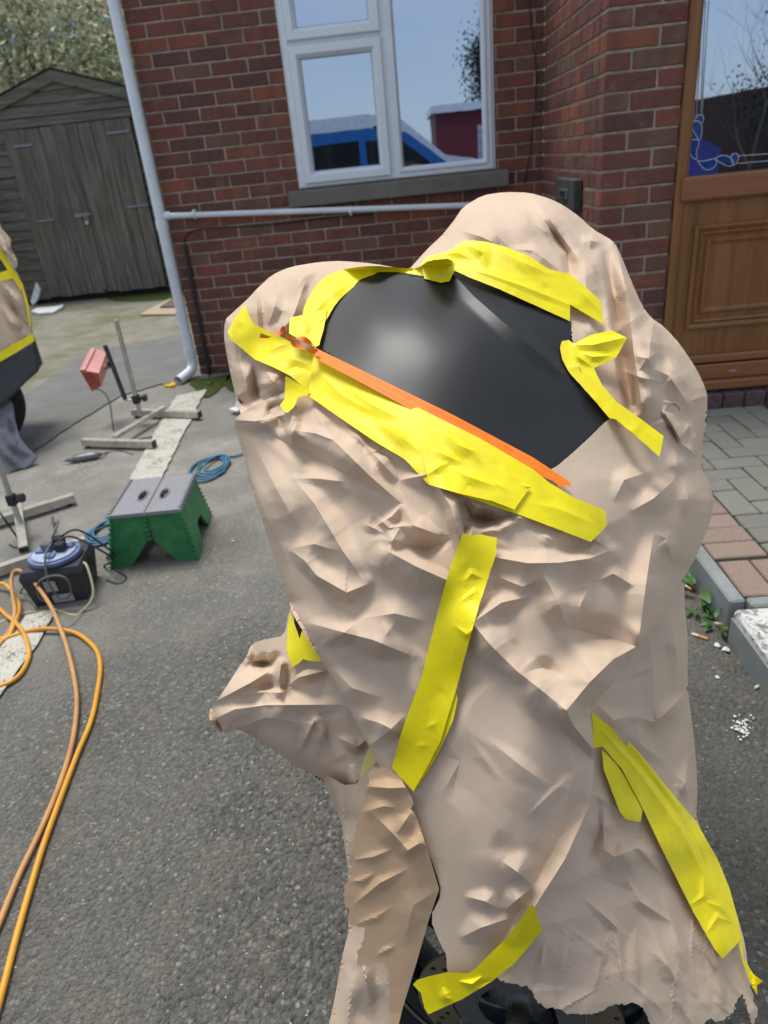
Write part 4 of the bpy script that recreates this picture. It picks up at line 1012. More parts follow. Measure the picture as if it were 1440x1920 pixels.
HOOD = Sheet([(700, 560), (770, 502), (800, 468), (830, 440), (852, 412), (868, 388), (905, 366), (945, 360), (992, 361), (1030, 372), (1055, 384), (1085, 405), (1112, 430), (1152, 453), (1165, 480), (1185, 530), (1205, 575), (1222, 597), (1245, 612), (1275, 645), (1305, 690), (1322, 725), (1327, 745), (1324, 800), (1310, 850), (1240, 850), (1180, 830), (1120, 740), (1085, 690), (1062, 640), (1062, 590), (960, 540), (860, 500), (840, 530)],
    [([(991, 360), (1030, 410), (1075, 473)], 16, 60, 34, .3, .4), ([(1010, 400), (1040, 440), (1064, 475), (1067, 512)], -12, 26, 20, 0, .6), ([(1067, 470), (1085, 480), (1110, 500), (1130, 560)], 9, 30, 40),
     ([(1155, 458), (1178, 562), (1187, 651), (1203, 757)], 30, 70, 34, .3, .9), ([(1132, 470), (1156, 580), (1172, 680), (1186, 760)], -22, 40, 22, .1, .8),
     ([(1226, 602), (1219, 645), (1217, 687), (1220, 745)], 14, 34, 40, .3, .6), ([(1191, 668), (1215, 672), (1224, 690)], 10, 18, 30), ([(1224, 690), (1255, 705), (1289, 755)], 15, 44, 36, .3, .5), ([(1240, 640), (1262, 690), (1300, 735)], 8, 30, 40),
     ([(905, 400), (920, 430), (960, 470)], 7, 30, 40), ([(860, 430), (905, 445), (935, 460)], 8, 40, 18), ([(930, 380), (1000, 420), (1040, 445)], 5, 30, 30), ([(950, 465), (1000, 470), (1040, 500), (1062, 520)], 8, 18, 34), ([(1095, 470), (1100, 560), (1110, 640)], 9, 40, 50), ([(1130, 480), (1140, 560), (1150, 650), (1170, 740)], 8, 30, 30),
     ([(1130, 455), (1100, 450), (1090, 440)], 10, 20, 20)] + rnd_strokes(3, (850, 400, 1320, 800), 30, 1.2, 5.0, 30, 130),
    0.0, [(SIL_R[:22], 80, .10), (SIL_T, 80, .09)], fn=fac(1.5, 1.0, .8), gain=1.5, tuck=True)
SHOULDER = Sheet([(800, 520), (760, 505), (700, 494), (640, 489), (600, 491), (545, 500), (510, 515), (480, 543), (470, 555), (440, 583), (421, 600), (420, 640), (432, 700), (442, 745), (456, 790), (560, 840), (640, 800), (620, 700), (640, 640), (760, 560)],
    [([(481, 546), (482, 580), (484, 618)], 16, 14, 60, .5, .5), ([(526, 531), (515, 575), (503, 611)], 10, 24, 30), ([(573, 527), (558, 570), (533, 640)], 12, 22, 34), ([(600, 505), (570, 520), (545, 560)], 8, 22, 30), ([(556, 590), (535, 610), (515, 650)], 6, 14, 26),
     ([(474, 679), (478, 715), (484, 745), (505, 755), (528, 745)], -12, 22, 22), ([(495, 690), (515, 720), (530, 735)], 14, 40, 40), ([(440, 640), (455, 700), (470, 760)], 7, 30, 40), ([(455, 590), (450, 640), (452, 680)], 8, 26, 26)] + rnd_strokes(5, (425, 495, 640, 780), 24, 1, 4, 25, 90),
    .010, [(SIL_L, 70, .08)], fn=fac(1.1, 1.5, 1.), gain=1.4, tuck=True)
FR_POLY = [(437, 787), (462, 768), (500, 748), (540, 735), (590, 725), (640, 735), (700, 770), (800, 820), (900, 860), (985, 895), (1035, 882), (1090, 835), (1143, 783), (1180, 765), (1203, 755), (1232, 749), (1261, 752), (1288, 755), (1323, 741), (1327, 760), (1320, 800), (1316, 850), (1320, 885), (1332, 908), (1338, 935), (1335, 965), (1322, 1005), (1305, 1045), (1290, 1070), (1239, 1158), (1194, 1214), (1160, 1270), (1106, 1327), (1110, 1360), (1113, 1400), (1113, 1460), (1105, 1510), (1085, 1570), (1060, 1610), (1035, 1650), (1003, 1700), (985, 1745), (945, 1790), (900, 1820), (850, 1834), (838, 1823), (837, 1790), (826, 1771), (806, 1722), (829, 1674), (814, 1625), (789, 1563), (774, 1484), (740, 1466), (712, 1440), (690, 1395), (650, 1320), (610, 1250), (575, 1195), (548, 1150), (543, 1130), (520, 1060), (500, 1000), (476, 930), (455, 850)]
FR_ST = [
    ([(549, 807), (590, 812), (625, 825), (691, 890), (753, 944)], 20, 34, 84, .2, .1),
    ([(480, 800), (545, 836), (640, 885), (730, 935)], -9, 30, 34),
    ([(545, 838), (548, 812), (560, 790)], 9, 24, 34), ([(437, 787), (480, 790), (545, 775)], 10, 24, 30, .6, 0), ([(545, 745), (550, 785), (546, 836)], 9, 20, 30), ([(500, 750), (530, 800), (546, 836)], -8, 22, 22), ([(590, 760), (600, 790), (625, 822)], 8, 22, 30), ([(478, 795), (520, 765), (560, 750)], -9, 18, 18),
    ([(455, 850), (500, 970), (545, 1060)], 7, 30, 50), ([(470, 820), (520, 920), (560, 990)], 6, 40, 50),
    ([(545, 890), (590, 945), (642, 1032), (687, 1096)], 12, 46, 60), ([(541, 1029), (570, 1050), (597, 1083)], 9, 60, 24, .1, .5), ([(597, 1081), (650, 1111), (687, 1096)], 12, 50, 26, .5, .3), ([(541, 1029), (590, 1020), (640, 1035)], 5, 34, 30),
    ([(575, 1167), (646, 1186), (665, 1162)], 7, 30, 40), ([(646, 1186), (700, 1200), (770, 1229)], 11, 54, 40, .4, .1), ([(665, 1162), (740, 1150), (800, 1165)], 5, 40, 50), ([(600, 1210), (640, 1190), (690, 1150)], 4, 30, 30),
    ([(732, 1036), (780, 1062), (841, 1089)], 15, 26, 70, .5, .4), ([(732, 1036), (735, 1015), (750, 990)], 8, 24, 30), ([(745, 1020), (800, 1030), (850, 1010)], -8, 30, 24),
    ([(699, 990), (735, 968), (755, 945)], 7, 16, 20), ([(700, 962), (730, 990), (770, 985)], 6, 16, 20), ([(755, 945), (775, 985), (830, 1005)], 9, 26, 34), ([(700, 960), (690, 985), (720, 1000)], 5, 14, 18),
    ([(718, 838), (699, 849), (747, 901)], 9, 24, 34), ([(747, 901), (800, 890), (830, 870)], 7, 26, 30), ([(640, 790), (680, 830), (700, 850)], 7, 20, 34),
    ([(819, 905), (845, 950), (860, 1000), (868, 1060)], 14, 40, 20, .2, .2), ([(872, 945), (885, 970), (930, 975), (958, 966)], -22, 26, 26, .4, .5), ([(860, 930), (872, 990), (866, 1040)], -12, 16, 20), ([(900, 1000), (960, 968), (1000, 975)], 10, 30, 30),
    ([(928, 1045), (990, 1056), (1049, 1055), (1106, 1047), (1142, 1033)], 15, 36, 70, .2, .3), ([(1095, 1000), (1130, 1020), (1142, 1033)], 7, 30, 30),
    ([(888, 1166), (940, 1130), (997, 1117)], 9, 30, 34, .4, .1), ([(1021, 1081), (1045, 1125), (1065, 1178)], 11, 50, 50, .4, .4), ([(930, 1080), (980, 1100), (1021, 1081)], 6, 30, 30), 
    ([(1065, 1178), (1125, 1190), (1194, 1212)], -13, 46, 40, .4, .4), ([(1075, 1180), (1090, 1130), (1110, 1090)], 6, 30, 30),
    ([(1226, 997), (1212, 1090), (1196, 1212)], 18, 60, 50, .1, .5), ([(1226, 997), (1250, 1010), (1262, 1060)], 6, 24, 24),
    ([(884, 1166), (920, 1210), (969, 1258)], 13, 60, 50, .5, .4), ([(969, 1258), (1010, 1290), (1061, 1331)], 11, 60, 60, .4, .5), ([(980, 1262), (1020, 1250), (1060, 1268)], -5, 24, 24),
    ([(1194, 1212), (1150, 1236), (1105, 1280), (1063, 1331)], 26, 66, 90, .5, .5), ([(1061, 1331), (1075, 1360), (1112, 1405)], 12, 34, 26, .5, .6),
    ([(1120, 1090), (1150, 1075), (1190, 1100)], 7, 20, 30), ([(1180, 960), (1225, 935), (1275, 890)], 10, 34, 44), ([(1275, 890), (1290, 930), (1285, 975)], 8, 24, 28), ([(1150, 940), (1170, 900), (1230, 880)], 6, 30, 40),
    ([(1288, 755), (1305, 748), (1324, 741)], 14, 18, 26, .5, .5), ([(1277, 773), (1300, 760), (1324, 741)], -10, 14, 14), ([(1247, 773), (1262, 765), (1275, 770)], -14, 12, 14), ([(1247, 775), (1270, 813), (1279, 833)], 13, 28, 20, .5, .5), ([(1240, 775), (1262, 810), (1272, 835)], -9, 12, 12), ([(1279, 833), (1292, 842), (1306, 857)], 9, 18, 18), ([(1203, 758), (1232, 752), (1288, 758)], 9, 10, 50, .5, .3), ([(1200, 800), (1250, 790), (1262, 800)], 6, 20, 26), ([(1290, 790), (1300, 820), (1308, 860)], 8, 18, 20), ([(1262, 840), (1270, 870), (1266, 900)], 8, 26, 26), ([(1285, 775), (1290, 800), (1275, 825)], 7, 16, 20),
    ([(672, 1344), (710, 1355), (755, 1377)], 8, 30, 34), ([(690, 1400), (730, 1370), (760, 1340)], 6, 30, 30), ([(620, 1250), (660, 1290), (720, 1310)], 5, 40, 40),
    ([(942, 1615), (970, 1635), (1000, 1662)], 6, 60, 34, .1, .6), ([(944, 1709), (965, 1690), (1000, 1662)], 8, 34, 30), ([(944, 1709), (910, 1690), (870, 1680)], 5, 30, 30),
    ([(1060, 1380), (1075, 1450), (1050, 1560)], 6, 50, 30), ([(860, 1760), (900, 1740), (960, 1720)], 6, 40, 40), ([(1113, 1420), (1105, 1510), (1060, 1610), (1003, 1700), (945, 1790)], 14, 46, 30, .1, .3)]
FRONT = Sheet(FR_POLY, FR_ST+rnd_strokes(17, (450, 780, 1300, 1330), 14, 1.0, 4.6, 30, 120, .65, .8)+rnd_strokes(19, (800, 1330, 1100, 1800), 7, .8, 2.6, 60, 200), 0.0,
    [(SIL_R[15:29], 80, .12), (SIL_CL, 62, .08), ([(543, 1130), (610, 1250), (712, 1440)], 24, .02), ([(1290, 1070), (1239, 1158), (1194, 1214), (1160, 1270), (1106, 1327)], 22, .012)],
    fn=lambda U, V: fac(1.15, .28, .2)(U, V)*np.clip(1.15-(V-1250)/400, .12, 1.0)-.030*np.exp(-((U-1000+(V-1450)*.12)/95)**2-((V-1470)/230)**2), gain=1.3)
LOWER = Sheet([(1060, 1300), (1150, 1230), (1200, 1160), (1240, 1110), (1283, 1082), (1284, 1140), (1290, 1200), (1289, 1290), (1296, 1340), (1305, 1420), (1308, 1480), (1305, 1540), (1345, 1610), (1367, 1663), (1383, 1720), (1397, 1767), (1407, 1850), (1422, 1900), (1410, 1925), (1397, 1880), (1390, 1860), (1373, 1900), (1353, 1917), (1327, 1910), (1315, 1934), (1225, 1934), (1217, 1913), (1207, 1893), (1197, 1880), (1177, 1880), (1147, 1887), (1113, 1900), (1070, 1903), (1040, 1890), (1020, 1890), (1003, 1873), (990, 1847), (980, 1850), (960, 1842), (930, 1836), (920, 1790), (960, 1700), (1020, 1600), (1070, 1480)],
    [([(1133, 1513), (1131, 1555), (1133, 1587)], 9, 30, 40), ([(1133, 1593), (1153, 1607), (1193, 1590), (1213, 1597)], 12, 30, 46, .4, .3), ([(1120, 1490), (1125, 1560), (1090, 1640)], -10, 30, 40), ([(1150, 1505), (1180, 1540), (1205, 1548)], 8, 22, 30),
     ([(1207, 1720), (1245, 1790), (1267, 1840), (1287, 1925)], 8, 20, 34), ([(1243, 1673), (1270, 1763), (1307, 1873)], 6, 18, 30), ([(1173, 1643), (1200, 1690), (1260, 1730)], 5, 14, 20), ([(1090, 1680), (1125, 1710), (1180, 1760)], 4, 14, 18),
     ([(1147, 1700), (1160, 1760), (1168, 1840)], 5, 14, 18), ([(1120, 1720), (1130, 1790), (1115, 1860)], 4, 14, 18), ([(1060, 1740), (1055, 1800), (1040, 1860)], 4, 14, 18), ([(1020, 1770), (1015, 1810), (1000, 1850)], 4, 12, 14), ([(1192, 1740), (1190, 1790), (1197, 1850)], 4, 12, 16),
     ([(1263, 1447), (1283, 1470), (1263, 1507)], 7, 18, 22), ([(1290, 1410), (1285, 1470), (1295, 1530)], 8, 16, 20), ([(1180, 1340), (1230, 1355), (1285, 1300)], 7, 34, 30), ([(1285, 1300), (1240, 1345), (1225, 1350)], 7, 30, 24), ([(1215, 1180), (1225, 1260), (1230, 1350)], 6, 34, 34), ([(1190, 1340), (1200, 1395), (1260, 1440)], 5, 30, 30), ([(1255, 1150), (1270, 1230), (1268, 1300)], 8, 30, 24), ([(1120, 1320), (1150, 1350), (1200, 1340)], 6, 24, 30), ([(1310, 1700), (1340, 1780), (1360, 1900)], 7, 24, 24), ([(1290, 1600), (1330, 1680), (1350, 1740)], 6, 24, 24)]
    + rnd_strokes(23, (1110, 1640, 1400, 1920), 40, .5, 1.8, 90, 240, 1.3, .30)+rnd_strokes(24, (960, 1660, 1180, 1900), 26, .4, 1.5, 70, 180, 1.7, .30)+rnd_strokes(25, (1100, 1150, 1300, 1600), 12, 1, 3.4, 40, 130),
    .055, [(SIL_R[25:], 55, .06)], fn=lambda U, V: -.065*np.clip((V-1430)/450, 0, 1)+fac(1.0, .5, .4)(U, V)+.7*F_VERT(U, V)*np.clip((V-1560)/150, 0, 1))
LUMPB = RBF([(395, 1340, 1.02), (470, 1210, 1.08), (545, 1130, 1.05), (530, 1240, 1.0), (480, 1300, .985), (560, 1330, .955), (640, 1350, .93), (500, 1400, 1.02), (600, 1465, 1.0), (672, 1497, .95), (720, 1440, .90), (640, 1250, .92), (600, 1180, .95)])
LUMP = Sheet([(550, 1120), (541, 1150), (533, 1192), (500, 1198), (472, 1206), (462, 1232), (445, 1255), (420, 1295), (394, 1328), (391, 1345), (400, 1360), (417, 1376), (445, 1366), (480, 1385), (520, 1412), (560, 1440), (605, 1466), (650, 1490), (672, 1497), (690, 1470), (725, 1460), (760, 1440), (720, 1350), (660, 1250), (600, 1150)],
    [([(526, 1246), (470, 1280), (406, 1314)], 18, 34, 30, .3, .1), ([(451, 1302), (490, 1298), (526, 1299), (552, 1288)], 12, 16, 30), ([(526, 1299), (523, 1275), (527, 1246)], 14, 20, 18, .5, .5), ([(395, 1351), (440, 1330), (500, 1322), (642, 1321)], 12, 34, 40, .4, .1),
     ([(470, 1240), (505, 1244), (518, 1230)], -24, 22, 24, .4, .3), ([(472, 1210), (466, 1240), (520, 1232)], 9, 14, 16), ([(535, 1290), (560, 1270), (620, 1255)], 12, 20, 20), ([(560, 1410), (590, 1350), (620, 1400)], 6, 26, 22), ([(640, 1385), (670, 1400), (690, 1385)], 9, 16, 18, .2, .3), ([(660, 1440), (668, 1470), (672, 1495)], 10, 20, 16, .3, .6), ([(440, 1366), (500, 1345), (600, 1360)], 5, 30, 30)]
    + rnd_strokes(31, (400, 1200, 700, 1480), 22, 1, 3.5, 30, 110), 0.0, [([(394, 1328), (417, 1376), (480, 1385), (560, 1440), (672, 1497)], 36, .05)], base=LUMPB, fn=fac(1.3, 1.5, 1.), gain=1.35)
UNDER = Sheet([(590, 1440), (607, 1466), (622, 1500), (640, 1540), (648, 1600), (655, 1650), (650, 1700), (655, 1740), (640, 1800), (628, 1870), (612, 1940), (745, 1940), (760, 1840), (800, 1740), (820, 1660), (790, 1560), (770, 1450), (700, 1430), (660, 1480)],
    [([(640, 1480), (650, 1600), (655, 1700)], 9, 20, 30), ([(690, 1700), (680, 1800), (700, 1920)], 8, 26, 30), ([(640, 1800), (660, 1840), (650, 1930)], 6, 26, 26), ([(625, 1470), (640, 1560), (648, 1640)], -8, 16, 20)]+rnd_strokes(37, (620, 1480, 740, 1920), 12, 1, 3, 50, 140, 1.5), .085,
    [([(607, 1466), (640, 1540), (655, 1650), (655, 1740), (612, 1940)], 40, .06)], fn=fac(.6, .8, 1.))
def c3(L): return [(560+x/3.27, 1380+y/3.27) for x, y in L]
TORN = Sheet(c3([(420, 215), (470, 200), (510, 197), (560, 205), (620, 250), (660, 320), (690, 370), (706, 415), (685, 445), (715, 480), (745, 560), (790, 700), (830, 830), (862, 940), (800, 1120), (760, 1260), (720, 1400), (680, 1530), (640, 1660), (605, 1800), (560, 1800), (556, 1640), (550, 1430), (525, 1415), (520, 1390), (440, 1410), (370, 1415), (350, 1370), (400, 1260), (400, 1180), (330, 1160), (310, 1150), (300, 1060), (275, 1020), (280, 920), (310, 860), (330, 800), (345, 745), (330, 740), (345, 600), (370, 440), (420, 330), (430, 290)]),
    [(c3([(470, 490), (590, 610), (670, 700)]), 12, 40, 34, .2, .6), (c3([(670, 700), (735, 660), (735, 590)]), 11, 24, 20, .5, .2), (c3([(390, 470), (520, 430), (600, 440)]), 6, 20, 30), (c3([(430, 310), (560, 320), (660, 315)]), 9, 24, 26, .3, .4), (c3([(600, 600), (680, 480), (690, 440)]), 9, 22, 26), (c3([(330, 760), (460, 740), (580, 690)]), 4, 12, 16),
     (c3([(330, 1040), (500, 900), (680, 810)]), 6, 16, 20), (c3([(300, 900), (400, 880), (480, 830)]), 3, 10, 12), (c3([(330, 1160), (480, 1110), (590, 1030)]), 3, 10, 12), (c3([(470, 1350), (540, 1310), (600, 1280)]), 3, 10, 10), (c3([(862, 940), (700, 1040), (640, 1300)]), 5, 40, 40)]
    + rnd_strokes(41, (640, 1600, 780, 1810), 14, .2, .8, 50, 120, -.5, .25), -.012, [], chaikin=0, gain=.6)
TORN.fn = lambda U, V: .03*np.clip((V-1600)/300, 0, 1)+fac(.35, .15, .3)(U, V)

cover = thing('paper_cover', 'crumpled beige masking paper wrapped over the motorcycle and held with yellow tape', 'masking paper', AT(960, 1900, .95))
FAC = (F_BIG, F_MID, F_MID2)
def cr(S): return [s[0] for s in S.strokes if abs(s[1]) > 2.2]
DW_ = lambda p: p[1] > 1795
o = sheet_obj('paper_sheet', HOOD.poly, HOOD, 'paper', cover, 4, facets=FAC, creases=cr(HOOD)); o['label'] = 'paper hood over the top of the motorcycle'
o = sheet_obj('paper_sheet', SHOULDER.poly, SHOULDER, 'paper', cover, 4, facets=FAC, creases=cr(SHOULDER)); o['label'] = 'paper round the left shoulder'
o = sheet_obj('paper_sheet', FRONT.poly, FRONT, 'paper', cover, 4, facets=FAC, creases=cr(FRONT), rag=.2); o['label'] = 'large crumpled front sheet'
o = sheet_obj('paper_sheet', LOWER.poly, LOWER, 'paper', cover, 5, facets=FAC, creases=cr(LOWER), rag=1.6, frag=lambda p: p[1] > 1835); o['label'] = 'lower right sheet with torn hem'
o = sheet_obj('paper_sheet', LUMP.poly, LUMP, 'paper', cover, 4, facets=FAC, creases=cr(LUMP), seed=4); o['label'] = 'bunched paper at the left footrest'
o = sheet_obj('paper_sheet', UNDER.poly, UNDER, 'paper', cover, 6, seed=5); o['label'] = 'paper hanging behind the torn strip'
o = sheet_obj('paper_sheet', TORN.poly, TORN, 'paper_brown', cover, 5, creases=cr(TORN), rag=1.8, frag=lambda p: p[0] < 730); o['label'] = 'browner torn strip hanging at the lower left'
# the far side of the wrapping, closing the bundle towards the house
REARP = [(770, 502), (800, 468), (830, 440), (852, 412), (868, 388), (905, 366), (992, 361), (1055, 384), (1112, 430), (1152, 453), (1185, 530), (1222, 597), (1275, 645), (1322, 725), (1327, 760), (1316, 850), (1338, 935), (1322, 1005), (1290, 1070), (1284, 1140), (1290, 1290), (1305, 1420), (1308, 1540), (1300, 1700), (1100, 1600), (900, 1560), (700, 1600), (650, 1600), (620, 1480), (600, 1300), (543, 1130), (500, 1000), (455, 850), (432, 700), (420, 640), (421, 600), (470, 555), (510, 515), (545, 500), (640, 489), (700, 494)]
rp = np.array(REARP, float)
def rear_depth(U, V):
    cen = (U-rp[:, 0].mean(), V-rp[:, 1].mean()); d = np.full(U.shape, 1e9); dd, *_q = seg_dist(U, V, np.vstack([rp[:30], rp[:1]])[:25]); d2, *_q = seg_dist(U, V, rp[27:]); d = np.minimum(dd, d2)
    x = np.clip(d/260, 0, 1); return BASE(U, V)+.16+.30*np.sqrt(1-(1-x)**2)
shr = [(880+(x-880)*.985, 900+(y-900)*.985) for x, y in REARP]
o = sheet_obj('paper_sheet', shr, rear_depth, 'paper', cover, 16); o['label'] = 'rear side of the wrapping'

R_F = Raster(FRONT, (400, 700, 1350, 1860)); R_L = Raster(LOWER, (1050, 1280, 1450, 1920), 3); R_H = Raster(HOOD, (740, 360, 1340, 860), 3); R_S = Raster(SHOULDER, (400, 480, 700, 860), 3)
def tape(poly, under, mat='tape', lift=.0022, name='tape_strip', sp=5, strokes=(), label=None, chk=0, rag=.15, fn=None, seed=2):
    poly = chaik(poly, chk) if chk else poly
    st = [(q[0], q[1]*.55)+tuple(q[2:]) for q in strokes]
    def dep(U, V):
        D = None
        for sh in under:
            d = sh(U, V)
            if len(under) > 1 and sh is not under[-1]:
                d = np.where(inside(np.stack([U, V], 1), np.array(sh.poly)), d, 9.)
            D = d if D is None else np.minimum(D, d)
        D = D-lift
        for s_ in st: D = D-stroke_h(U, V, s_)
        if fn is not None: D = D+fn(U, V)
        return D
    o = sheet_obj(name, poly, dep, mat, cover, sp, rag, seed, creases=[s_[0] for s_ in st])
    if label: o['label'] = label
    return o
def c5(L): return [(400+x/2.769, 340+y/2.769) for x, y in L]
def c6(L): return [(800+x/2.25, 340+y/2.25) for x, y in L]

# ------------------------------------------------------------------ motorcycle
bike = thing('motorcycle', 'masked motorcycle with satin black fairing panel and drilled brake disc showing', 'motorcycle', AT(965, 1900, 1.1))
PSTR = [([(846, 512), (889, 558), (955, 616), (1031, 682), (1100, 745)], 4.2, 30, 30, .7, .2), ([(1010, 700), (1070, 745), (1110, 790)], 1.2, 26, 40, 0, .2)]
PANEL = Sheet(chaik(c5([(535, 865), (560, 750), (640, 615), (740, 525), (860, 475), (960, 475), (1080, 495), (1180, 518), (1215, 512), (1240, 462)])+[(850, 505), (950, 545), (1068, 596), (1072, 640), (1058, 645), (1050, 655), (1056, 682), (1075, 712), (1100, 735), (1146, 780), (1110, 830), (1040, 890), (1000, 880), (800, 770), (660, 697)], 0), PSTR, 0.0, base=PANB, chaikin=0)
sheet_obj('fairing_panel', PANEL.poly, PANEL, 'satin_black', bike, 5, creases=[p[0] for p in PSTR], thick=.003)
# unseen dark blob added under the paper to stop light showing through gaps
def body():
    m = bmesh.new(); bmesh.ops.create_uvsphere(m, u_segments=24, v_segments=14, radius=1)
    c = Vector(AT(930, 1000, 1.13)); R_ = Matrix((RR, UU, -FF)).transposed()
    for v in m.verts: v.co = c+R_ @ Vector((v.co.x*.19, v.co.y*.34, v.co.z*.13))-wloc(bike)
    me = bpy.data.meshes.new('hidden_filler'); m.to_mesh(me); m.free(); me.shade_smooth(); link('hidden_filler', me, bike, 'matt_dark')
body()
def wheel():
    c = None
    for k_ in range(60):
        c = Vector(AT(978, 1800, .95+k_*.004))
        if c.z-gz(c.y) < .262: break
    ax = Vector((-.22, -.97, 0)).normalized()   # wheel axis, towards the lens
    f = Vector((0, 0, 1)); s_ = ax.cross(f)
    R_t = c.z-gz(c.y)
    def P(r, a, d): return c+s_*(r*math.cos(a))+f*(r*math.sin(a))+ax*d
    def lathe(prof, n=64):
        m = MB(); k = len(prof)
        m.add([P(r, 2*math.pi*i/n, d) for i in range(n) for r, d in prof], [(i*k+j, i*k+(j+1) % k, ((i+1) % n)*k+(j+1) % k, ((i+1) % n)*k+j) for i in range(n) for j in range(k)]); return m
    rt = R_t
    ro = rt-.055
    w = lathe([(ro-.03, .045), (ro-.004, .05), (ro, .047), (ro, -.05), (ro-.03, -.045), (ro-.045, -.02), (ro-.045, .02)]).build('front_wheel', 'rim_blue', bike, True, 35)
    lathe([(ro, .053), (ro+.02, .058), (ro+.045, .055), (rt-.012, .040), (rt, .0), (rt-.012, -.040), (ro+.045, -.055), (ro, -.053)]).build('tyre', 'tyre', w, True, 60)
    lathe([(ro-.006, .0515), (ro-.002, .0535), (ro+.003, .0525), (ro+.001, .050)]).build('rim_lip', 'steel', w, True)
    for k in range(5):
        a = k*2*math.pi/5+.5; m = MB(); m.tube([P(.05, a, .02), P(ro-.03, a+.12, .015)], [.020, .013], 8); m.build('spoke', 'rim_blue', w, True, 40)
    lathe([(.0, .07), (.02, .07), (.024, .062), (.045, .055), (.045, -.05), (.0, -.05)], 32).build('hub', 'cast_grey', w, True, 35)
    # drilled disc: a ring grid with holes punched as octagons
    Ro, Ri = .150, .098; n = 36; m = MB(); pts = []; bm = bmesh.new()
    D2 = []; E2 = []
    def ringp(cx, cy, r, k, ph=0):
        b = len(D2); D2.extend([Vector((cx+r*math.cos(2*math.pi*i/k+ph), cy+r*math.sin(2*math.pi*i/k+ph))) for i in range(k)]); E2.extend([(b+i, b+(i+1) % k) for i in range(k)])
    ringp(0, 0, Ro, 96); ringp(0, 0, Ri, 72)
    holes = []
    for k in range(24):
        for q_, rr in enumerate((.141, .128, .113)):
            a = 2*math.pi*(k+q_*.33)/24; holes.append((rr*math.cos(a), rr*math.sin(a)))
    holes = [h for i, h in enumerate(holes) if i % 3 != 1 or (i//3) % 2 == 0]
    for h in holes: ringp(h[0], h[1], .0042, 10)
    vs, _, fs, *_q = delaunay_2d_cdt(D2, E2, [], 0, 1e-6)
    keep = []
    for fc in fs:
        x = sum(vs[i].x for i in fc)/3; y = sum(vs[i].y for i in fc)/3; r_ = math.hypot(x, y)
        if r_ > Ro or r_ < Ri*.999: continue
        if any(math.hypot(x-h[0], y-h[1]) < .0040 for h in holes): continue
        keep.append(fc)
    for sgn, dd in ((1, .078), ):
        m = MB().add([c+s_*v.x+f*v.y+ax*dd for v in vs], keep)
    d = m.build('brake_disc', 'disc_metal', w); md = d.modifiers.new('t', 'SOLIDIFY'); md.thickness = .005
    lathe([(.060, .074), (.094, .074), (.096, .077), (.094, .080), (.064, .079), (.058, .077)]).build('disc_carrier', 'cast_grey', w, True, 35)
    for k in range(8):
        a = k*2*math.pi/8+.2; MB().tube([P(.097, a, .072), P(.097, a, .084)], .0085, 14).build('disc_bobbin', 'steel', w, True, 35)
    # fork leg with caliper
    top = Vector(AT(940, 1450, 1.05))
    MB().tube([P(0, 0, -.10)+Vector((0, 0, -.03)), P(0, 0, -.10)+Vector((.02, .12, .30))], .024, 16).build('fork_leg', 'cast_grey', bike, True, 40)
    MB().tube([P(0, 0, .07), P(0, 0, .10)], .016, 6).build('axle_nut', 'steel', bike, True, 30)
    return c
wc = wheel()

# ------------------------------------------------------------------ tape on the cover
class Flat:
    def __init__(s, f): s.f = f; s.poly = []
    def __call__(s, U, V): return s.f(U, V)
class PanelLift(Sheet): pass
MIXT = [SHOULDER, FRONT, PANEL]
def mn(*S):
    def f(U, V):
        D = np.full(np.shape(U), 9.)
        P = np.stack([U, V], 1)
        for sh in S: D = np.minimum(D, np.where(inside(P, np.array(sh.poly)), sh(U, V), 9.))
        # outside all sheets fall back to the last one
        return np.where(D > 8, S[-1](U, V), D)
    return Flat(f)
def smoothmix(A, B, line, w):    # blend from A (left of line) to B
    def f(U, V):
        d, s_, t, L = seg_dist(U, V, line); k = np.clip(.5+np.sign(s_)*d/w/2, 0, 1); return A(U, V)*(1-k)+B(U, V)*k
    return Flat(f)
tape(c5([(165, 640), (180, 685), (210, 740), (290, 780), (380, 820), (450, 870), (530, 890), (505, 1100), (400, 1010), (300, 960), (215, 925), (90, 820), (75, 780), (110, 710)]), [R_S], lift=.004, label='yellow tape over the left shoulder',
     strokes=[(c5([(240, 920), (330, 860), (400, 840)]), 5, 20, 26), (c5([(120, 760), (160, 700)]), 4, 14, 14), (c5([(240, 910), (260, 960), (230, 1000)]), 4, 12, 12), (c5([(300, 960), (400, 920), (500, 950)]), 4, 20, 20), (c5([(350, 1000), (430, 960), (520, 990)]), -4, 16, 16)])
tape(c5([(375, 1010), (500, 1085), (490, 1110), (440, 1120), (420, 1170), (385, 1203), (345, 1165), (370, 1130)]), [R_F], lift=.006, label='short tape tail')
MAIN = mn(FRONT)
LFT = lambda pts, h: None
def bandfn(U, V): return -.006+0*U
tape([(588, 662), (700, 722), (800, 772), (900, 822), (1000, 880), (1030, 905), (1080, 935), (1135, 957), (1138, 985), (1123, 1002), (1107, 1016), (1040, 990), (968, 963), (870, 930), (803, 908), (760, 862), (700, 826), (640, 785), (578, 742)], [Flat(lambda U, V: np.minimum(np.minimum(FRONT.base(U, V), PANB(U, V)+.02)-.010, R_F(U, V)+.0008*np.clip(742+(U-600)*.45-V, 0, 900)))], lift=.002, sp=5, label='long yellow band under the fairing edge',
     strokes=[([(640, 720), (700, 760), (760, 790)], 4, 18, 24), ([(600, 700), (640, 740), (700, 775)], 3, 16, 16), ([(830, 850), (900, 880), (960, 900)], 3, 16, 20), ([(985, 940), (1050, 955), (1120, 985)], 2, 16, 20), ([(690, 790), (740, 810), (790, 850)], 4, 14, 20)]+rnd_strokes(61, (590, 690, 1100, 980), 26, .6, 2.2, 30, 90, .5, .4))
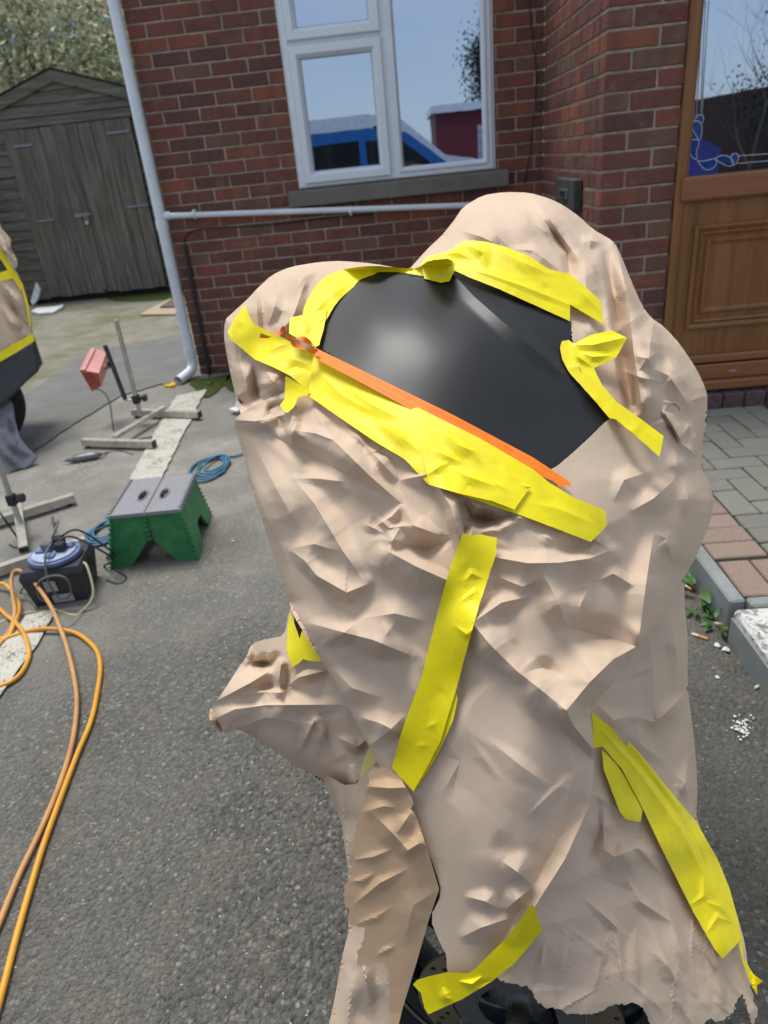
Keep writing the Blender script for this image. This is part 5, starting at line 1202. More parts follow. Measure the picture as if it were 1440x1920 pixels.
tape(c6([(-18, 1140), (10, 1035), (40, 1012), (70, 1020), (130, 1080), (200, 1120), (235, 1180), (330, 1230), (440, 1285), (370, 1385), (280, 1350), (150, 1320), (10, 1280)]), [Flat(lambda U, V: np.minimum(FRONT.base(U, V)-.013, R_F(U, V)-.006))], lift=.004, label='crumpled yellow patch on the long band',
     strokes=[(c6([(60, 1040), (130, 1110), (200, 1140), (240, 1200)]), 6, 16, 26), (c6([(20, 1130), (90, 1160), (150, 1190)]), 4, 14, 18), (c6([(90, 1200), (160, 1240), (300, 1290)]), 4, 18, 20), (c6([(0, 1240), (60, 1200), (100, 1190)]), 4, 14, 14)]+rnd_strokes(62, (800, 800, 1000, 960), 14, .8, 2.4, 20, 60, .6, .35))
CURVE = RBF([(566, 582, .955), (591, 535, .985), (617, 513, 1.0), (653, 502, 1.015), (700, 499, 1.02), (761, 504, 1.015), (800, 490, 1.0), (595, 655, .92), (602, 611, .945), (631, 564, .975), (667, 531, .995), (711, 513, 1.00), (747, 513, .998), (790, 521, .985), (826, 530, .960), (848, 510, .960), (840, 470, .985), (545, 600, .93), (545, 628, .92), (600, 590, .93)])
CV = Flat(lambda U, V: np.minimum(CURVE(U, V)-.010, R_S(U, V)+.0008*np.minimum(np.clip(U-592, 0, 900), np.clip(V-502, 0, 900))))
tape(chaik(c5([(455, 680), (530, 540), (600, 480), (700, 450), (830, 437), (1000, 452), (1060, 450), (1120, 410), (1240, 400), (1248, 470), (1225, 515), (1190, 528), (1080, 502), (960, 482), (860, 484), (740, 536), (642, 625), (565, 755), (540, 860), (510, 850), (500, 760)]), 1), [CV], lift=0.0, label='yellow tape following the round fairing edge',
     strokes=[(c5([(560, 590), (620, 580), (700, 540)]), 5, 14, 22), (c5([(780, 500), (850, 455), (880, 450)]), 5, 14, 16), (c5([(520, 700), (560, 640), (600, 600)]), 4, 12, 14), (c5([(1050, 450), (1120, 465), (1200, 450)]), 6, 14, 14), (c5([(1060, 480), (1150, 480), (1230, 460)]), 5, 12, 12)])
tape(c5([(397, 708), (480, 690), (592, 662), (575, 760), (550, 850), (530, 862), (470, 830), (392, 790)]), [CV], lift=.003, label='square of yellow tape left of the fairing', strokes=rnd_strokes(65, (545, 590, 610, 650), 7, 1, 2.6, 15, 45, None, .35))
TOPB = RBF([(790, 485, 1.0), (800, 515, .975), (835, 520, .955), (870, 450, .985), (920, 455, .955), (850, 505, .95), (890, 515, .935), (960, 550, .925), (1065, 595, .915), (1000, 480, .955), (1060, 510, .945), (1090, 520, .945), (1130, 570, .95), (1130, 605, .94)])
TB = Flat(lambda U, V: np.minimum(TOPB(U, V)-.012, R_H(U, V)-.002+.0008*np.clip(V-(478+(U-800)*.28), 0, 900)))
tape(c6([(-22, 350), (0, 318), (50, 305), (100, 290), (150, 253), (200, 250), (250, 254), (330, 275), (430, 315), (520, 372), (605, 390), (640, 420), (730, 500), (750, 605), (690, 570), (605, 520), (604, 583), (450, 512), (300, 445), (180, 400), (118, 378), (95, 422), (60, 428), (-10, 410)]), [TB], lift=0.0, label='crumpled yellow tape across the top of the fairing',
     strokes=[(c6([(130, 370), (250, 390), (400, 440), (600, 520)]), 5, 16, 20, .3, .3), (c6([(150, 260), (240, 300), (250, 370)]), 6, 20, 20), (c6([(0, 340), (60, 330), (120, 350)]), 6, 14, 14), (c6([(30, 400), (90, 370), (120, 330)]), 7, 14, 14), (c6([(260, 270), (400, 340), (540, 400)]), 5, 18, 22), (c6([(600, 400), (650, 460), (740, 560)]), 4, 20, 20), (c6([(70, 310), (130, 300), (190, 330)]), 5, 14, 14)]+rnd_strokes(66, (800, 455, 1130, 590), 22, .8, 2.4, 20, 70, .5, .4))
tape(c6([(118, 376), (190, 378), (300, 420), (450, 485), (604, 545), (605, 590), (450, 520), (300, 452), (180, 405)]), [Flat(lambda U, V: TOPB(U, V)-.015)], mat='tape', lift=0.0, label='olive shaded fold of tape along the black edge', strokes=rnd_strokes(67, (860, 500, 1060, 600), 5, .8, 2.0, 20, 50, .4, .3))
RGB_ = RBF([(1050, 650, .905), (1060, 640, .90), (1080, 640, .885), (1110, 640, .88), (1170, 635, .90), (1120, 690, .87), (1080, 690, .88), (1075, 715, .875), (1145, 785, .848), (1130, 720, .87), (1200, 785, .85), (1240, 820, .85), (1230, 850, .84), (1170, 810, .84)])
tape(chaik(c6([(562, 700), (570, 675), (600, 669), (622, 686), (690, 648), (780, 628), (846, 660), (800, 742), (705, 787), (740, 860), (800, 930), (900, 1000), (1000, 1075), (982, 1162), (900, 1090), (800, 1005), (770, 998), (700, 915), (600, 805), (572, 752)]), 0), [Flat(lambda U, V: RGB_(U, V)-.010)], lift=0.0, label='yellow tape at the right of the fairing with a folded flap',
     strokes=[(c6([(630, 690), (700, 690), (830, 660)]), 9, 16, 26, .2, .4), (c6([(640, 720), (700, 740), (790, 735)]), 5, 12, 14), (c6([(620, 690), (640, 740), (700, 785)]), 5, 12, 12)]+rnd_strokes(68, (1060, 640, 1240, 840), 14, .8, 2.2, 20, 60, .8, .35))
tape([(868, 1000), (885, 1004), (900, 1002), (932, 1008), (930, 1040), (900, 1130), (880, 1200), (856, 1290), (826, 1390), (800, 1440), (775, 1484), (735, 1440), (752, 1375), (790, 1270), (820, 1150), (845, 1060)], [R_F], lift=.005, label='long vertical yellow strip down the front sheet',
     strokes=[([(870, 1090), (885, 1075), (905, 1085)], 3, 12, 12), ([(860, 1130), (890, 1110), (900, 1140)], 3, 10, 14), ([(850, 1170), (875, 1190), (900, 1170)], 3, 12, 12)]+rnd_strokes(69, (790, 1040, 920, 1440), 12, .5, 1.8, 20, 60, None, .4))
tape([(852, 1285), (858, 1310), (850, 1350), (828, 1400), (803, 1445), (776, 1484), (765, 1470), (800, 1400), (840, 1310)], [R_F], lift=0.0022, label='second strip under the long vertical one')
tape([(543, 1147), (550, 1163), (562, 1198), (566, 1183), (576, 1182), (590, 1200), (608, 1240), (585, 1240), (568, 1236), (560, 1244), (547, 1251), (537, 1215), (539, 1180)], [LUMP], lift=.02, label='small torn yellow tape at the footrest')
tape([(549, 1140), (562, 1150), (571, 1182), (564, 1200), (552, 1170)], [LUMP], mat='matt_dark', lift=.012, name='painted_gap_shade', rag=0)  # dark patch laid on the paper, painting the shade of a gap
tape([(690, 1405), (700, 1398), (709, 1420), (692, 1452), (673, 1478), (678, 1435)], [Flat(lambda U, V: LUMPB(U, V)-.03)], mat='pale_tape', lift=.0, label='pale yellow tape end')
tape([(1110, 1335), (1150, 1368), (1175, 1400), (1179, 1391), (1200, 1413), (1250, 1475), (1305, 1540), (1345, 1610), (1367, 1663), (1383, 1720), (1390, 1760), (1377, 1775), (1362, 1790), (1355, 1798), (1340, 1780), (1300, 1710), (1240, 1590), (1200, 1505), (1165, 1440), (1130, 1400), (1113, 1402)], [R_L], lift=.006, label='broad diagonal yellow tape on the lower right sheet',
     strokes=[([(1130, 1370), (1200, 1450), (1280, 1560), (1340, 1680)], 4, 10, 16, .2, .2), ([(1160, 1390), (1230, 1470), (1300, 1570), (1350, 1680)], -3, 8, 10), ([(1140, 1350), (1220, 1440), (1300, 1550)], 3, 8, 12), ([(1290, 1700), (1320, 1680), (1318, 1640)], 4, 12, 14), ([(1325, 1750), (1345, 1720), (1375, 1730)], 4, 12, 14), ([(1320, 1690), (1350, 1700), (1375, 1730)], 4, 14, 14)]+rnd_strokes(70, (1130, 1380, 1380, 1780), 20, .5, 1.8, 60, 160, 1.0, .3))
tape([(1128, 1405), (1155, 1430), (1182, 1472), (1206, 1515), (1201, 1541), (1185, 1539), (1172, 1535), (1162, 1522), (1147, 1483), (1132, 1443)], [R_L], lift=.0035, label='short tape end beside the diagonal strip')
tape([(1380, 1715), (1392, 1760), (1394, 1795), (1412, 1826), (1431, 1840), (1419, 1848), (1420, 1866), (1408, 1845), (1393, 1805), (1383, 1760)], [R_L], lift=.004, label='narrow tape curl at the torn hem')
tape([(774, 1846), (783, 1837), (811, 1829), (838, 1823), (878, 1825), (889, 1818), (917, 1790), (950, 1759), (978, 1721), (997, 1694), (1004, 1704), (1008, 1726), (1018, 1743), (1000, 1765), (964, 1807), (922, 1840), (867, 1873), (803, 1902), (796, 1890), (789, 1862)], [Flat(lambda U, V: np.minimum(BASE(U, V)-.020, R_F(U, V)-.003))], lift=0.0, label='curved yellow strip across the brake disc',
     strokes=[([(830, 1850), (835, 1870), (850, 1875)], 4, 14, 16), ([(860, 1840), (885, 1845), (905, 1830)], 5, 10, 12), ([(880, 1855), (900, 1845), (925, 1838)], -3, 8, 8)])
ORB = lambda U, V: np.minimum(np.minimum(PANB(U, V), FRONT.base(U, V)+.03)-.020, np.where(U > 900, R_F(U, V)-.003+.0008*np.clip(960-U, 0, 60), 9.))
tape([(588, 650), (597, 655), (700, 705), (850, 778), (1000, 858), (1068, 903), (1071, 913), (1060, 909), (1050, 914), (1040, 903), (1020, 895), (900, 837), (750, 757), (592, 671)], [Flat(ORB)], mat='orange_tape', lift=0.0, name='orange_tape', label='thin orange fine line tape along the fairing edge',
     strokes=[([(600, 659), (750, 733), (900, 808), (1040, 888)], .35, 4, 5, .8, .8), ([(596, 665), (750, 747), (900, 825), (1040, 897)], .3, 3, 4, .8, .8)], sp=4, rag=0)
m = MB()
def ribbon(pts, w):
    P = spline([Vector(AT(*p)) for p in pts], 6); P = [Vector(p) for p in P]; n = len(P); vs = []
    for i, p in enumerate(P):
        t = (P[min(i+1, n-1)]-P[max(0, i-1)]).normalized(); up = Vector(UU)*math.cos(i*.25)+Vector(-FF)*math.sin(i*.25); sd2 = t.cross(up).cross(t).normalized(); vs += [p-sd2*w/2, p+sd2*w/2]
    m.add(vs, [(2*i, 2*i+1, 2*i+3, 2*i+2) for i in range(n-1)])
ribbon([(487, 629, .90), (505, 631, .895), (525, 624, .89), (534, 613, .885), (537, 622, .885), (536, 632, .885)], .006)
ribbon([(537, 632, .885), (550, 634, .88), (568, 636, .88), (585, 645, .88), (592, 655, .88), (580, 658, .878), (560, 650, .878), (545, 640, .88)], .007)
m.build('orange_tape', 'orange_tape', cover, True)['label'] = 'loose curled end of the orange tape'

# ------------------------------------------------------------------ tools on the ground
def heat_lamp():
    root = thing('heat_lamp', 'pink infrared paint-drying lamp on a steel stand with crossed feet', 'heat lamp', GP(267, 795))
    z = lambda p: gz(p[1])
    def foot(a, b, nm='foot'):
        a = GP(*a); b = GP(*b); a[2] += .033; b[2] += .033
        o = MB().bar(a, b, .036, .036).build(nm, 'stainless', root)
        d = (b-a)/np.linalg.norm(b-a)
        for p in (a, b):
            q_ = p+(d*.02 if p is a else -d*.02); MB().tube([(q_[0], q_[1], q_[2]-.034), (q_[0], q_[1], q_[2]-.018)], .014, 10).build('rubber_foot', 'black_plastic', o, True, 40)
        e = b-d*.0; MB().bar(b, b+d*.006, .037, .037).build('end_cap', 'black_plastic', o)
    foot((159, 839), (291, 843)); foot((252, 782), (376, 787))
    a = GP(220, 838); b = GP(312, 781); a[2] += .058; b[2] += .058; MB().bar(a, b, .032, .02).build('crossbar', 'stainless', root)
    pb = GP(268, 795); zt = zat(pb[0], pb[1], 600)
    MB().tube([(pb[0], pb[1], pb[2]+.05), (pb[0], pb[1], zt)], .0125, 12).build('pole', 'stainless', root, True, 40)
    zk = zat(pb[0], pb[1], 747)
    MB().tube([(pb[0]-.03, pb[1], zk), (pb[0]+.045, pb[1], zk)], .012, 10).tube([(pb[0]+.04, pb[1], zk), (pb[0]+.06, pb[1], zk)], .022, 10).box((pb[0]-.02, pb[1]-.02, zk-.03), (pb[0]+.02, pb[1]+.02, zk+.02), .004).build('clamp_knob', 'black_plastic', root, True, 40)
    w = PX((pb[0], pb[1], zk))[2]
    MB().tube([AT(235, 749, w-.02), AT(197, 648, w-.06)], .013, 10).build('arm', 'black_plastic', root, True, 40)
    MB().tube([AT(252, 750, w), AT(233, 751, w-.02)], .006, 8).build('arm_bracket', 'stainless', root)
    # head: hood tilted downwards, narrow back, louvred end
    def T(x, y, d): return AT(x, y, w+d)
    top = [T(149, 693, -.06), T(170, 653, .02), T(200, 659, .05), T(185, 700, -.03)]
    bot = [T(173, 734, -.02), T(190, 700, .10), T(203, 690, .12), T(190, 724, .03)]
    h = MB().add(top+bot, [(0, 3, 2, 1), (0, 4, 7, 3), (3, 7, 6, 2), (1, 2, 6, 5), (0, 1, 5, 4), (4, 5, 6, 7)]).build('lamp_head', 'lamp_pink', root)
    MB().add([p+(-FF*.004) for p in (top[0], top[3], bot[3], bot[0])], [(0, 1, 2, 3)]).build('lamp_end', 'lamp_red', root)
    for k in range(5):
        f = (k+.7)/6; a_ = top[0]*(1-f)+bot[0]*f; b_ = top[3]*(1-f)+bot[3]*f; MB().bar(a_+(b_-a_)*.08-FF*.007, a_+(b_-a_)*.45-FF*.007, .006, .010).build('louvre', 'lamp_red', h)
    MB().bar(top[0]*.75+top[3]*.25+UU*.004, top[1]*.75+top[2]*.25+UU*.004, .010, .008).build('ridge', 'lamp_pink', h)
    MB().tube([AT(199, 688, w+.0), AT(206, 683, w-.03)], .02, 10).build('bracket_knob', 'steel', root, True, 40)
    c = [T(180, 731, 0), T(195, 737, 0), T(206, 757, 0), T(211, 790, .0), T(216, 824, .0)]
    c += [GP(222, 842), GP(255, 826), GP(300, 820), GP(325, 826), GP(322, 843), GP(300, 858), GP(287, 872), GP(287, 895)]
    c = [np.array(p)+np.array([0, 0, .006]) for p in c]
    MB().tube(spline(c, 6), .0042, 8).build('cable', 'cable_grey', root, True)
heat_lamp()
def stand2():
    root = thing('lamp_stand', 'bare steel lamp stand at the left edge beside the cable reel', 'stand', GP(45, 1010))
    def foot(a, b, w=.04):
        a = GP(*a); b = GP(*b); a[2] += .033; b[2] += .033; d = (b-a)/np.linalg.norm(b-a)
        o = MB().bar(a, b, w, .036).build('foot', 'stainless', root)
        MB().tube([(b-d*.03)+[0, 0, -.033], (b-d*.03)+[0, 0, -.016]], .012, 10).build('rubber_foot', 'black_plastic', o, True)
    foot((-150, 1035), (143, 944)); foot((-140, 1130), (165, 1027), .036)
    a = GP(40, 965); b = GP(53, 1052); a[2] += .058; b[2] += .058; MB().bar(a, b, .035, .02).build('crossbar', 'stainless', root)
    MB().bar(b, b+(b-a)/np.linalg.norm(b-a)*.012, .036, .022).build('end_cap', 'black_plastic', root)
    pb = GP(46, 1002); zt = zat(pb[0], pb[1], 500); MB().tube([(pb[0], pb[1], pb[2]+.05), (pb[0], pb[1], zt)], .0125, 12).build('pole', 'stainless', root, True, 40)
    zk = zat(pb[0], pb[1], 935); MB().box((pb[0]-.018, pb[1]-.018, zk-.03), (pb[0]+.018, pb[1]+.018, zk+.02), .004).tube([(pb[0]+.01, pb[1], zk), (pb[0]+.035, pb[1], zk)], .007, 8).tube([(pb[0]+.03, pb[1], zk), (pb[0]+.055, pb[1], zk)], .02, 6).build('clamp_knob', 'black_plastic', root, True, 40)
    pts = [PZ(-30, 920, .15), PZ(0, 962, .12), PZ(20, 990, .05), GP(33, 1010), GP(33, 1028), GP(18, 1022)]; MB().tube(spline(pts, 6), .0045, 8).build('cable', 'cable_black', root, True)
stand2()
def stool():
    B = [GP(207, 1067), GP(375, 1048)]; br = GP(399, 966)
    zt = .225+gz(-2.6)
    T = [PZ(205, 968, zt), PZ(337, 955, zt), PZ(362, 891, zt), PZ(247, 902, zt)]
    root = thing('folding_stool', 'green plastic folding step stool with a grey slip-proof top', 'step stool', (B[0]+br)/2)
    BL = B[0]; BRt = B[1]; BB = br; BBL = BL+(BB-BRt); z0 = gz(-2.6)+.002
    Bq = [np.array([p[0], p[1], z0]) for p in (BL, BRt, BB, BBL)]
    def lerp(a, b, t): return a+(b-a)*t
    def side(a, b, c, d, name):     # a,b bottom ; c,d top (c above a)
        q_ = [a, lerp(a, b, .24), lerp(lerp(a, b, .46), lerp(c, d, .46), .46), lerp(lerp(a, b, .54), lerp(c, d, .54), .46), lerp(a, b, .76), b, d, c]
        nrm = np.cross(b-a, c-a); nrm = nrm/np.linalg.norm(nrm)*-.012
        h = [(q_[0], q_[1], q_[2], lerp(c, d, .495), q_[7]), (q_[5], q_[6], lerp(c, d, .505), q_[3], q_[4])]
        o = None
        for pl in h:
            m = MB().prism([tuple(p) for p in pl], tuple(nrm)); o_ = m.build(name, 'stool_green', root)
            o = o or o_
        k = 11
        for e0, e1 in ((lerp(a, b, 0.015), lerp(c, d, .015)), (lerp(a, b, .985), lerp(c, d, .985))):
            for i in range(k):
                p = lerp(e0, e1, (i+.5)/k)-nrm*.3; MB().box(p-.0065, p+.0065, .002).build('hinge_knuckle', 'stool_green', o)
        for i in range(6):
            p = lerp(lerp(lerp(a, b, .5), lerp(c, d, .5), .47), lerp(c, d, .5), (i+.5)/6)-nrm*.3; MB().box(p-.007, p+.007, .002).build('hinge_knuckle', 'stool_green', o)
    side(Bq[0], Bq[1], T[0], T[1], 'end_panel'); side(Bq[2], Bq[3], T[2], T[3], 'end_panel')
    # long sides with an arch
    for a, b, c, d in ((Bq[1], Bq[2], T[1], T[2]), (Bq[3], Bq[0], T[3], T[0])):
        q_ = [a, lerp(a, b, .26), lerp(lerp(a, b, .40), lerp(c, d, .40), .42), lerp(lerp(a, b, .62), lerp(c, d, .62), .42), lerp(a, b, .76), b, d, c]
        nrm = np.cross(b-a, c-a); nrm = nrm/np.linalg.norm(nrm)*-.012; MB().prism([tuple(p) for p in q_], tuple(nrm)).build('side_panel', 'stool_green', root)
    # top with two hand slots
    e = T[1]-T[0]; n_ = T[3]-T[0]
    def tp(s, t): return T[0]+e*s+n_*t
    V2 = [Vector(p) for p in ((-.02, -.02), (1.02, -.02), (1.02, 1.02), (-.02, 1.02))]; E = [(0, 1), (1, 2), (2, 3), (3, 0)]; holes = []
    for cx in (.34, .66):
        b0 = len(V2); k = 14
        for i in range(k):
            a = 2*math.pi*i/k; V2.append(Vector((cx+.055*math.cos(a), .47+.13*math.sin(a)*(1 if abs(math.sin(a)) < .9 else .96)))) 
        E += [(b0+i, b0+(i+1) % k) for i in range(k)]; holes.append(cx)
    vs, _, fs, *_q = delaunay_2d_cdt(V2, E, [], 0, 1e-6)
    fs = [f for f in fs if not any(((sum(vs[i].x for i in f)/3-cx)/.055)**2+((sum(vs[i].y for i in f)/3-.47)/.13)**2 < .93 for cx in holes)]
    me = MB().add([tp(v.x, v.y)+np.array([0, 0, .004]) for v in vs], fs); o = me.build('top', 'stool_top', root); md = o.modifiers.new('t', 'SOLIDIFY'); md.thickness = .014
    for cx in holes:
        rp_ = [tp(cx+.066*math.cos(2*math.pi*i/16), .47+.15*math.sin(2*math.pi*i/16))+np.array([0, 0, .0055]) for i in range(17)]; MB().tube(rp_, .003, 6, False).build('slot_rim', 'stool_top', o, True)
    for t in (0, 1):
        for i in range(15):
            p = tp(.0+t*1.0, (i+.5)/15)+np.array([0, 0, .006]); MB().box(p-.006, p+.006, .0015).build('hinge_knuckle', 'white_plastic' if i % 2 and False else 'stool_top', o)
    MB().bar(tp(.5, -.01)+[0, 0, .0045], tp(.5, 1.01)+[0, 0, .0045], .006, .003).build('fold_line', 'cast_grey', o)
stool()
def reel():
    fl, fr = GP(69, 1138), GP(164, 1124); e = fr-fl; e[2] = 0; L = np.linalg.norm(e); e /= L; n_ = np.array([-e[1], e[0], 0]); z0 = fl[2]; H = .150; D = .155
    root = thing('cable_reel', 'black boxed cable reel with round blue socket top and plugs in it', 'cable reel', fl+e*L/2+n_*D/2)
    def P(x, y, z): return fl+e*x+n_*y+np.array([0, 0, z])
    b = []
    for z, g in ((0, .0), (H*.85, .018), (H, .010)):
        b += [P(-g, -g, z), P(L+g, -g, z), P(L+g, D+g, z), P(-g, D+g, z)]
    MB().add(b, [(0, 3, 2, 1), (8, 9, 10, 11)]+[(k*4+i, k*4+(i+1) % 4, k*4+4+(i+1) % 4, k*4+4+i) for k in range(2) for i in range(4)]).build('case', 'reel_black', root)
    c = P(L/2, D/2, H)
    def disc(r, z0_, z1, m, nm, parent=root, cc=c, seg=28): return MB().tube([cc+[0, 0, z0_], cc+[0, 0, z1]], r, seg).build(nm, m, parent, True, 35)
    disc(L*.52, .0, .010, 'reel_black', 'top_plate'); d = disc(L*.50, .010, .022, 'reel_blue', 'reel_drum'); disc(L*.42, .024, .028, 'reel_pale', 'socket_plate', d)
    for k, (sx, sy) in enumerate(((-.26, .05), (.27, .12), (.0, -.24), (.02, .28))):
        q_ = c+e*sx*L+n_*sy*L+[0, 0, .028]
        MB().box((q_-[.018, .016, 0]), q_+[.018, .016, .012], .003).build('socket', 'reel_blue', root)
    for k, (sx, sy) in enumerate(((-.12, .06), (.16, -.02), (.05, .26))):
        q_ = c+e*sx*L+n_*sy*L+[0, 0, .040]
        MB().box(q_-[.020, .016, .01], q_+[.020, .016, .022], .005).build('plug', 'black_plastic' if k else 'cast_grey', root)
    MB().box(P(L*.27, -.0205, H*.45), P(L*.27, -.0205, H*.45)).build('x', 'label_grey', root) if False else None
    for (x0, x1, z0_, z1) in ((.32, .55, .42, .72), (.38, .78, .06, .30)):
        q_ = [P(L*x0, -.0, H*z0_), P(L*x1, 0, H*z0_), P(L*x1, 0, H*z1), P(L*x0, 0, H*z1)]; q_ = [p-n_*(.020*max(.0, (p[2]-z0)/H)/.85*.9+.004) for p in q_]
        MB().prism([tuple(p) for p in q_], tuple(-n_*.002)).build('rating_label', 'label_grey', root)
    # cables out of the top
    def cb(pts, mat, r=.0042, nm='cable'): MB().tube(spline(pts, 6), r, 8).build(nm, mat, root, True)
    top = c+np.array([0, 0, .06])
    cb([top+e*.00, top-n_*.08+[0, 0, -.01], P(L*.5, -.045, H*.8), P(L*.62, -.05, H*.35), P(L*.85, -.05, H*.45), P(L*.85, -.05, H*.85), P(L*.6, -.045, H*.95), P(L*.30, -.04, H*.8), P(L*.22, -.04, H*.4), P(L*.4, -.04, H*.2)], 'cable_grey')
    cb([top+e*.02+n_*.05, top+e*.08+n_*.08, P(L+.09, D*.9, H*.7), GP(200, 1045), GP(215, 1030)], 'cable_black')
    cb([top+e*.02, top+e*.07+n_*.03, P(L+.10, D*.55, H*.75), GP(195, 1062), GP(225, 1075), GP(237, 1085), GP(222, 1095), GP(200, 1088)], 'cable_black')
    cb([top-e*.01+n_*.04, top+n_*.12+[0, 0, .03], PZ(100, 985, .03), GP(98, 970), GP(108, 955), GP(100, 948)], 'cable_grey')
    cb([P(L, D*.3, H*.9), P(L+.03, D*.1, H*.85), P(L+.045, -.05, H*.3), GP(150, 1150), GP(135, 1153), GP(110, 1146), GP(70, 1147), GP(35, 1152), GP(0, 1168), GP(-40, 1190)], 'cable_cream', .0045)
    cb([P(-.02, D*.5, H*.6), GP(38, 1112), GP(40, 1125), GP(55, 1128), GP(75, 1152), GP(92, 1175)], 'cable_grey', .003)
    cb([GP(160, 1140), GP(153, 1155), GP(138, 1170), GP(120, 1180)], 'cable_grey', .003)
reel()
def hose(name, label, pts, r, mat, lifts=None, closed=False):
    P = []
    for i, p in enumerate(pts):
        dz = p[2] if len(p) > 2 else 0.0
        P.append(GP(p[0], p[1], r+.004+dz))
    o = MB().tube(spline(P, 7, False), r, 12).build(name, mat, None, True); tag(o, label, 'hose'); return o
hose('air_hose', 'dusty tan-orange air hose arching up by the cable reel', [(-60, 1270), (-30, 1235), (0, 1207), (11, 1192), (21, 1176, .01), (28, 1147, .03), (24, 1119, .05), (21, 1091, .07), (26, 1073, .09), (37, 1070, .10), (54, 1080, .10), (75, 1106, .09), (97, 1140, .07), (112, 1176, .05), (124, 1209, .035), (137, 1260, .02), (144, 1316, .01), (136, 1389, .004), (113, 1467, .003), (78, 1552), (35, 1642), (0, 1727), (-40, 1820)], .0068, 'hose_dusty')
hose('air_hose', 'bright yellow-orange air hose looping across the painted line', [(-40, 1100), (0, 1094, .02), (15, 1100, .02), (30, 1120, .02), (36, 1140, .02), (28, 1166, .015), (13, 1196), (-20, 1206), (-50, 1205), (-20, 1200), (13, 1195), (47, 1185), (79, 1179, .008), (112, 1180, .008), (142, 1187), (165, 1202), (182, 1222), (188, 1250), (184, 1288), (171, 1350), (144, 1416), (113, 1498), (82, 1583), (58, 1661), (31, 1755), (8, 1844), (-10, 1910)], .0072, 'hose_yellow')
hose('air_hose', 'short yellow hose loop at the left edge over the painted line', [(-60, 1100), (-25, 1125), (0, 1142), (11, 1153), (28, 1166, .016), (43, 1185, .016), (52, 1209, .01), (54, 1232), (41, 1260), (22, 1277), (0, 1286), (-40, 1296)], .0072, 'hose_yellow')
def coil():
    pts = []
    for k in range(5):
        for j in range(12):
            a = j/12*2*math.pi; cx, cy = 388+k*4, 880-k*3; rx, ry = 32-k*3+(k % 2)*5, 22-k*2
            pts.append((cx+rx*math.cos(a)*1.05+5*math.sin(a), cy-ry*math.sin(a)-6*math.cos(a), .006*k*.6))
    pts += [(420, 858), (440, 855), (455, 851), (480, 846)]
    hose('hose_coil', 'thin blue air hose coiled behind the green stool', pts, .0055, 'hose_blue')
    pts = []
    for k in range(4):
        for j in range(12):
            a = j/12*2*math.pi; pts.append((190+k*3+(34-3*k)*math.cos(a), 1003-k*4-(17-k)*math.sin(a)-10*math.cos(a), .004*k))
    pts += [(205, 975), (200, 970), (212, 960), (225, 955)]
    hose('hose_coil', 'blue hose coil between the cable reel and the stool', pts, .0055, 'hose_blue')
coil()
def polisher():
    root = thing('power_tool', 'slim silver pencil-shaped sander lying by the lamp stand', 'power tool', GP(155, 860))
    a, b = GP(122, 864, .02), GP(190, 852, .02); d = b-a
    pts = [a, a+d*.12, a+d*.3, a+d*.55, a+d*.8, b]; MB().tube(pts, [.006, .012, .020, .022, .019, .010], 12).build('body', 'cast_grey', root, True)
    MB().tube([a+d*.25+UU*.004, a+d*.6+UU*.006], .018, 10).build('grip', 'black_plastic', root, True, 40)
    MB().tube([a-d*.10, a+d*.02], .004, 8).build('tip', 'steel', root, True)
    MB().tube(spline([b, GP(205, 848), GP(225, 846), GP(250, 852)], 5), .0035, 8).build('cable', 'cable_black', root, True)
polisher()

